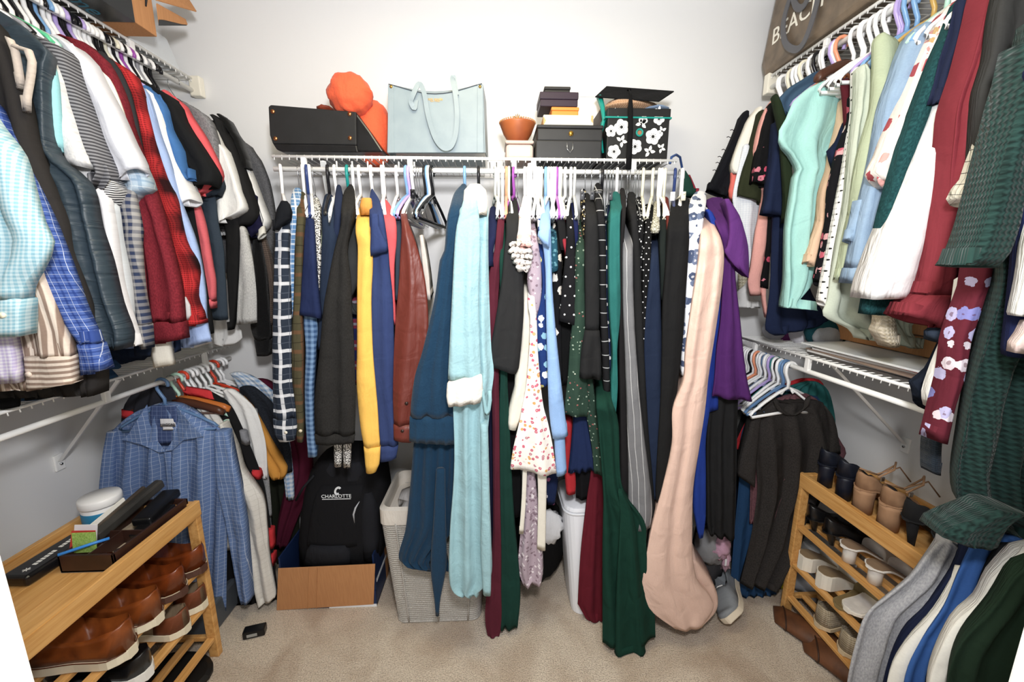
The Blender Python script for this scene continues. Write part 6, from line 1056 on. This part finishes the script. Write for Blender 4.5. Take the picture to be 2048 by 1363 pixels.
# hats
STR = cloth('knit #d7ab83 #b8875e .008')
ct = Q(1262, 200, 1.60)
hs = empty('straw_hat', (ct.x, 1.62, z8), 'woven peach straw hat on the floral box', 'hat')
part('brim', blob((ct.x-.005, 1.62, z8+.026), (.105, .085, .020), 61, .12, n=26), STR, hs, smooth=True); part('crown', blob((ct.x-.01, 1.63, z8+.040), (.075, .06, .028), 62, .1, n=22), STR, hs, smooth=True)
loose('baseball_cap', blob((Q(1315, 211, 1.56).x, 1.60, z8+.010), (.055, .07, .009), 63, .1, n=22), cloth('plain #8ea6c4'), 'pale blue cap brim sticking out under the straw hat', 'cap', smooth=True)
gc = empty('graduation_cap', (Q(1270, 185, 1.60).x, 1.62, z8+.062), 'black graduation cap with hanging tassel on the straw hat', 'hat')
g = [atY(1190, 195, 1.60), atY(1318, 204, 1.50), atY(1348, 184, 1.62), atY(1213, 174, 1.72)]; up = Vector((0, 0, .004)); part('mortarboard', MB().hexa(g+[v+up for v in g]), cloth('plain #121214'), gc, bevel=.001)
p = atY(1258, 181, 1.60); part('top_button', MB().lathe([(0, 0), (.008, .001), (.006, .006), (0, .008)], 12, tuple(p)), cloth('plain #121214'), gc, smooth=True)
m = MB(); m.tube([p+up, atY(1262, 190, 1.52), atY(1262, 200, 1.500), atY(1261, 230, 1.488), atY(1260, 250, 1.487)], .003, 6); part('tassel_cord', m, cloth('plain #101012'), gc, smooth=True)
m = MB(); m.tube([atY(1261, 195, 1.495), atY(1261, 215, 1.488), atY(1261, 260, 1.486), atY(1259, 300, 1.484), atY(1257, 338, 1.484)], [.006, .009, .009, .010, .010], 10); part('tassel', m, cloth('pinstripe #111113 #2a2a2e .003'), gc, smooth=True)
m = MB(); m.tube([atY(1199, 195, 1.62), atY(1205, 215, 1.58), atY(1208, 240, 1.56), atY(1200, 270, 1.56), atY(1206, 306, 1.56)], [.012, .009, .007, .008, .004], 7); loose('teal_strap', m, TEAL, 'teal ribbon strap hanging between the black boxes and floral box', 'ribbon', smooth=True)
m = MB(); m.box((Q(1199, 215, 1.60).x, 1.60, BS), (Q(1208, 215, 1.60).x, 1.69, BS+.19)); loose('brown_folder', m, plain('brown_board', '#3c3430', .6), 'dark brown folder standing between the boxes and the floral box', 'folder')
for i, px in enumerate(range(612, 860, 31)):
    a = atY(px, 338, 1.53); m = MB(); m.tube([(a.x, 1.53, BS-.012), (a.x, 1.53, BS-.035), (a.x+.006, 1.53, BS-.045)], .003, 6)
    loose('shelf_clip', m, WIRE, 'small white clip under the back shelf wires', 'clip', 'clips under the back shelf', smooth=True)
# ================================================================ right upper shelf: beach bag
TR = 2.137
bb = empty('beach_bag', (1.12, 1.45, TR), 'taupe canvas beach bag with white letters on the right top shelf', 'bag')
TP = leather('taupe_canvas', '#7a6a58', '#5f5346', .45)
XB = 1.085
def PX(px, py, X=XB): return atX(px, py, X)
out = [PX(1528, 160), PX(1523, 132), PX(1540, 50), PX(1553, -10), PX(1575, -100), PX(1800, -330), PX(1850, -330), PX(1760, -25), PX(1736, 4)]
out = [Vector((XB, p.y, max(TR, p.z))) for p in out]; mid = sum(out, Vector())/len(out)
back = [Vector((XB+.16, mid.y+(p.y-mid.y)*.95, p.z+(0 if p.z < TR+.05 else -.01))) for p in out]
part('bag_body', MB().loft([out, [Vector((XB-.008, mid.y+(p.y-mid.y)*.9, mid.z+(p.z-mid.z)*.9)) for p in out]][::-1]+[back]), TP, bb, bevel=.006)
DG = plain('dark_grey_webbing', '#5c5c60', .45)
def ribX(pts, w_, name):
    P_ = [PX(px, py, XB-d) for px, py, d in pts]; rr = []; n = len(P_); outp = [catmull(P_, min(i/5, n-1-1e-6)) for i in range((n-1)*5+1)]
    for i, p in enumerate(outp):
        d = (outp[min(i+1, len(outp)-1)]-outp[max(i-1, 0)]).normalized(); a = Vector((1, 0, 0)); s_ = d.cross(a).normalized(); rr.append([p+s_*w_/2+a*.0015, p-s_*w_/2+a*.0015, p-s_*w_/2-a*.0015, p+s_*w_/2-a*.0015])
    part(name, MB().loft(rr), DG, bb)
ribX([(1585, -20, .014), (1570, 28, .018), (1566, 60, .02), (1572, 88, .022), (1590, 99, .024), (1604, 90, .024), (1618, 60, .022), (1630, 20, .018), (1642, -30, .014)], .022, 'handle')
ribX([(1582, -30, .012), (1590, 8, .02), (1602, 16, .022), (1614, 0, .02), (1620, -30, .012)], .022, 'handle')
pB = PX(1545, 93, XB-.010)
tx = text('lettering', 'BEACH DAYS', plain('white_print', '#f3eee0', .6), bb, (XB-.0095, pB.y+.01, pB.z), (PI/2, 0, -PI/2), .080, .0008, align='LEFT')
tx.location.z += .030
# ---- right lower shelf
RS = 1.091
mg = empty('magazine_stack', (1.22, 1.15, RS), 'stack of magazines lying on the right lower shelf', 'magazines')
for i, (cc, dx, dy, rz) in enumerate((('#4a4644', 0, 0, 0), ('#d8d6d4', .01, .01, .04), ('#8d7a6c', 0, .015, -.03), ('#e9e7e4', .012, -.01, .05), ('#b93a34', .02, -.03, -.06), ('#e4e6e4', -.01, .02, .02))):
    part('magazine', rbox((1.215+dx, 1.13+dy, RS+.004+.0065*i), .21, .42, .006, rz), plain('magazine_'+str(i), cc, .4), mg)
r_ = empty('cardboard_carton', (1.36, 1.22, RS), 'brown cardboard carton at the wall end of the right lower shelf', 'box'); part('carton', MB().box((1.27, 1.02, RS+.042), (1.475, 1.43, RS+.17)), CARD, r_, bevel=.002); part('tape', MB().box((1.2692, 1.02, RS+.10), (1.2699, 1.43, RS+.104)), plain('brown_tape', '#5f4128', .5), r_)
loose('handheld_basket', blob((1.36, .93, RS+.07), (.09, .08, .06), 71, .3), cloth('floral #4a2a1c #7a2430 #8a6a3c .03 .4'), 'brown and maroon patterned bundle on the right lower shelf', 'bundle', smooth=True)
def cap(label, c, col_, r, seed, accents):
    root = empty('sports_hat', c, label, 'hat', 'hats on the right lower shelf'); part('crown', blob((c[0], c[1], c[2]+r[2]*.85), r, seed, .1, n=24), cloth(col_), root, smooth=True)
    for nm, dc, rr_, mt in accents: part(nm, blob((c[0]+dc[0], c[1]+dc[1], c[2]+dc[2]), rr_, seed+1, .1, n=20), cloth(mt), root, smooth=True)
cap('teal and blue cap with grey panel on the right lower shelf', (1.27, 1.46, RS), 'plain #174f58', (.072, .06, .062), 81, (('front_panel', (-.02, -.035, .045), (.055, .035, .04), 'plain #b9bcc2'), ('brim', (-.01, -.05, .014), (.07, .03, .010), 'plain #2450a4')))
cap('white pouch with a purple star on the right lower shelf', (1.25, 1.56, RS), 'plain #eceaf2', (.045, .04, .062), 83, (('star_patch', (-.005, -.038, .085), (.010, .004, .010), 'plain #6a4aa8'),))
cap('white and magenta cap at the far end of the right lower shelf', (1.20, 1.64, RS), 'plain #d9dae0', (.05, .045, .048), 85, (('brim', (.035, -.02, .02), (.02, .03, .03), 'plain #8a3a88'),))
loose('notepad', rbox((1.42, .99, RS+.02), .06, .10, .03, .3), plain('red_card2', '#c23c36', .5), 'red and white booklet at the near end of the right lower shelf', 'booklet')
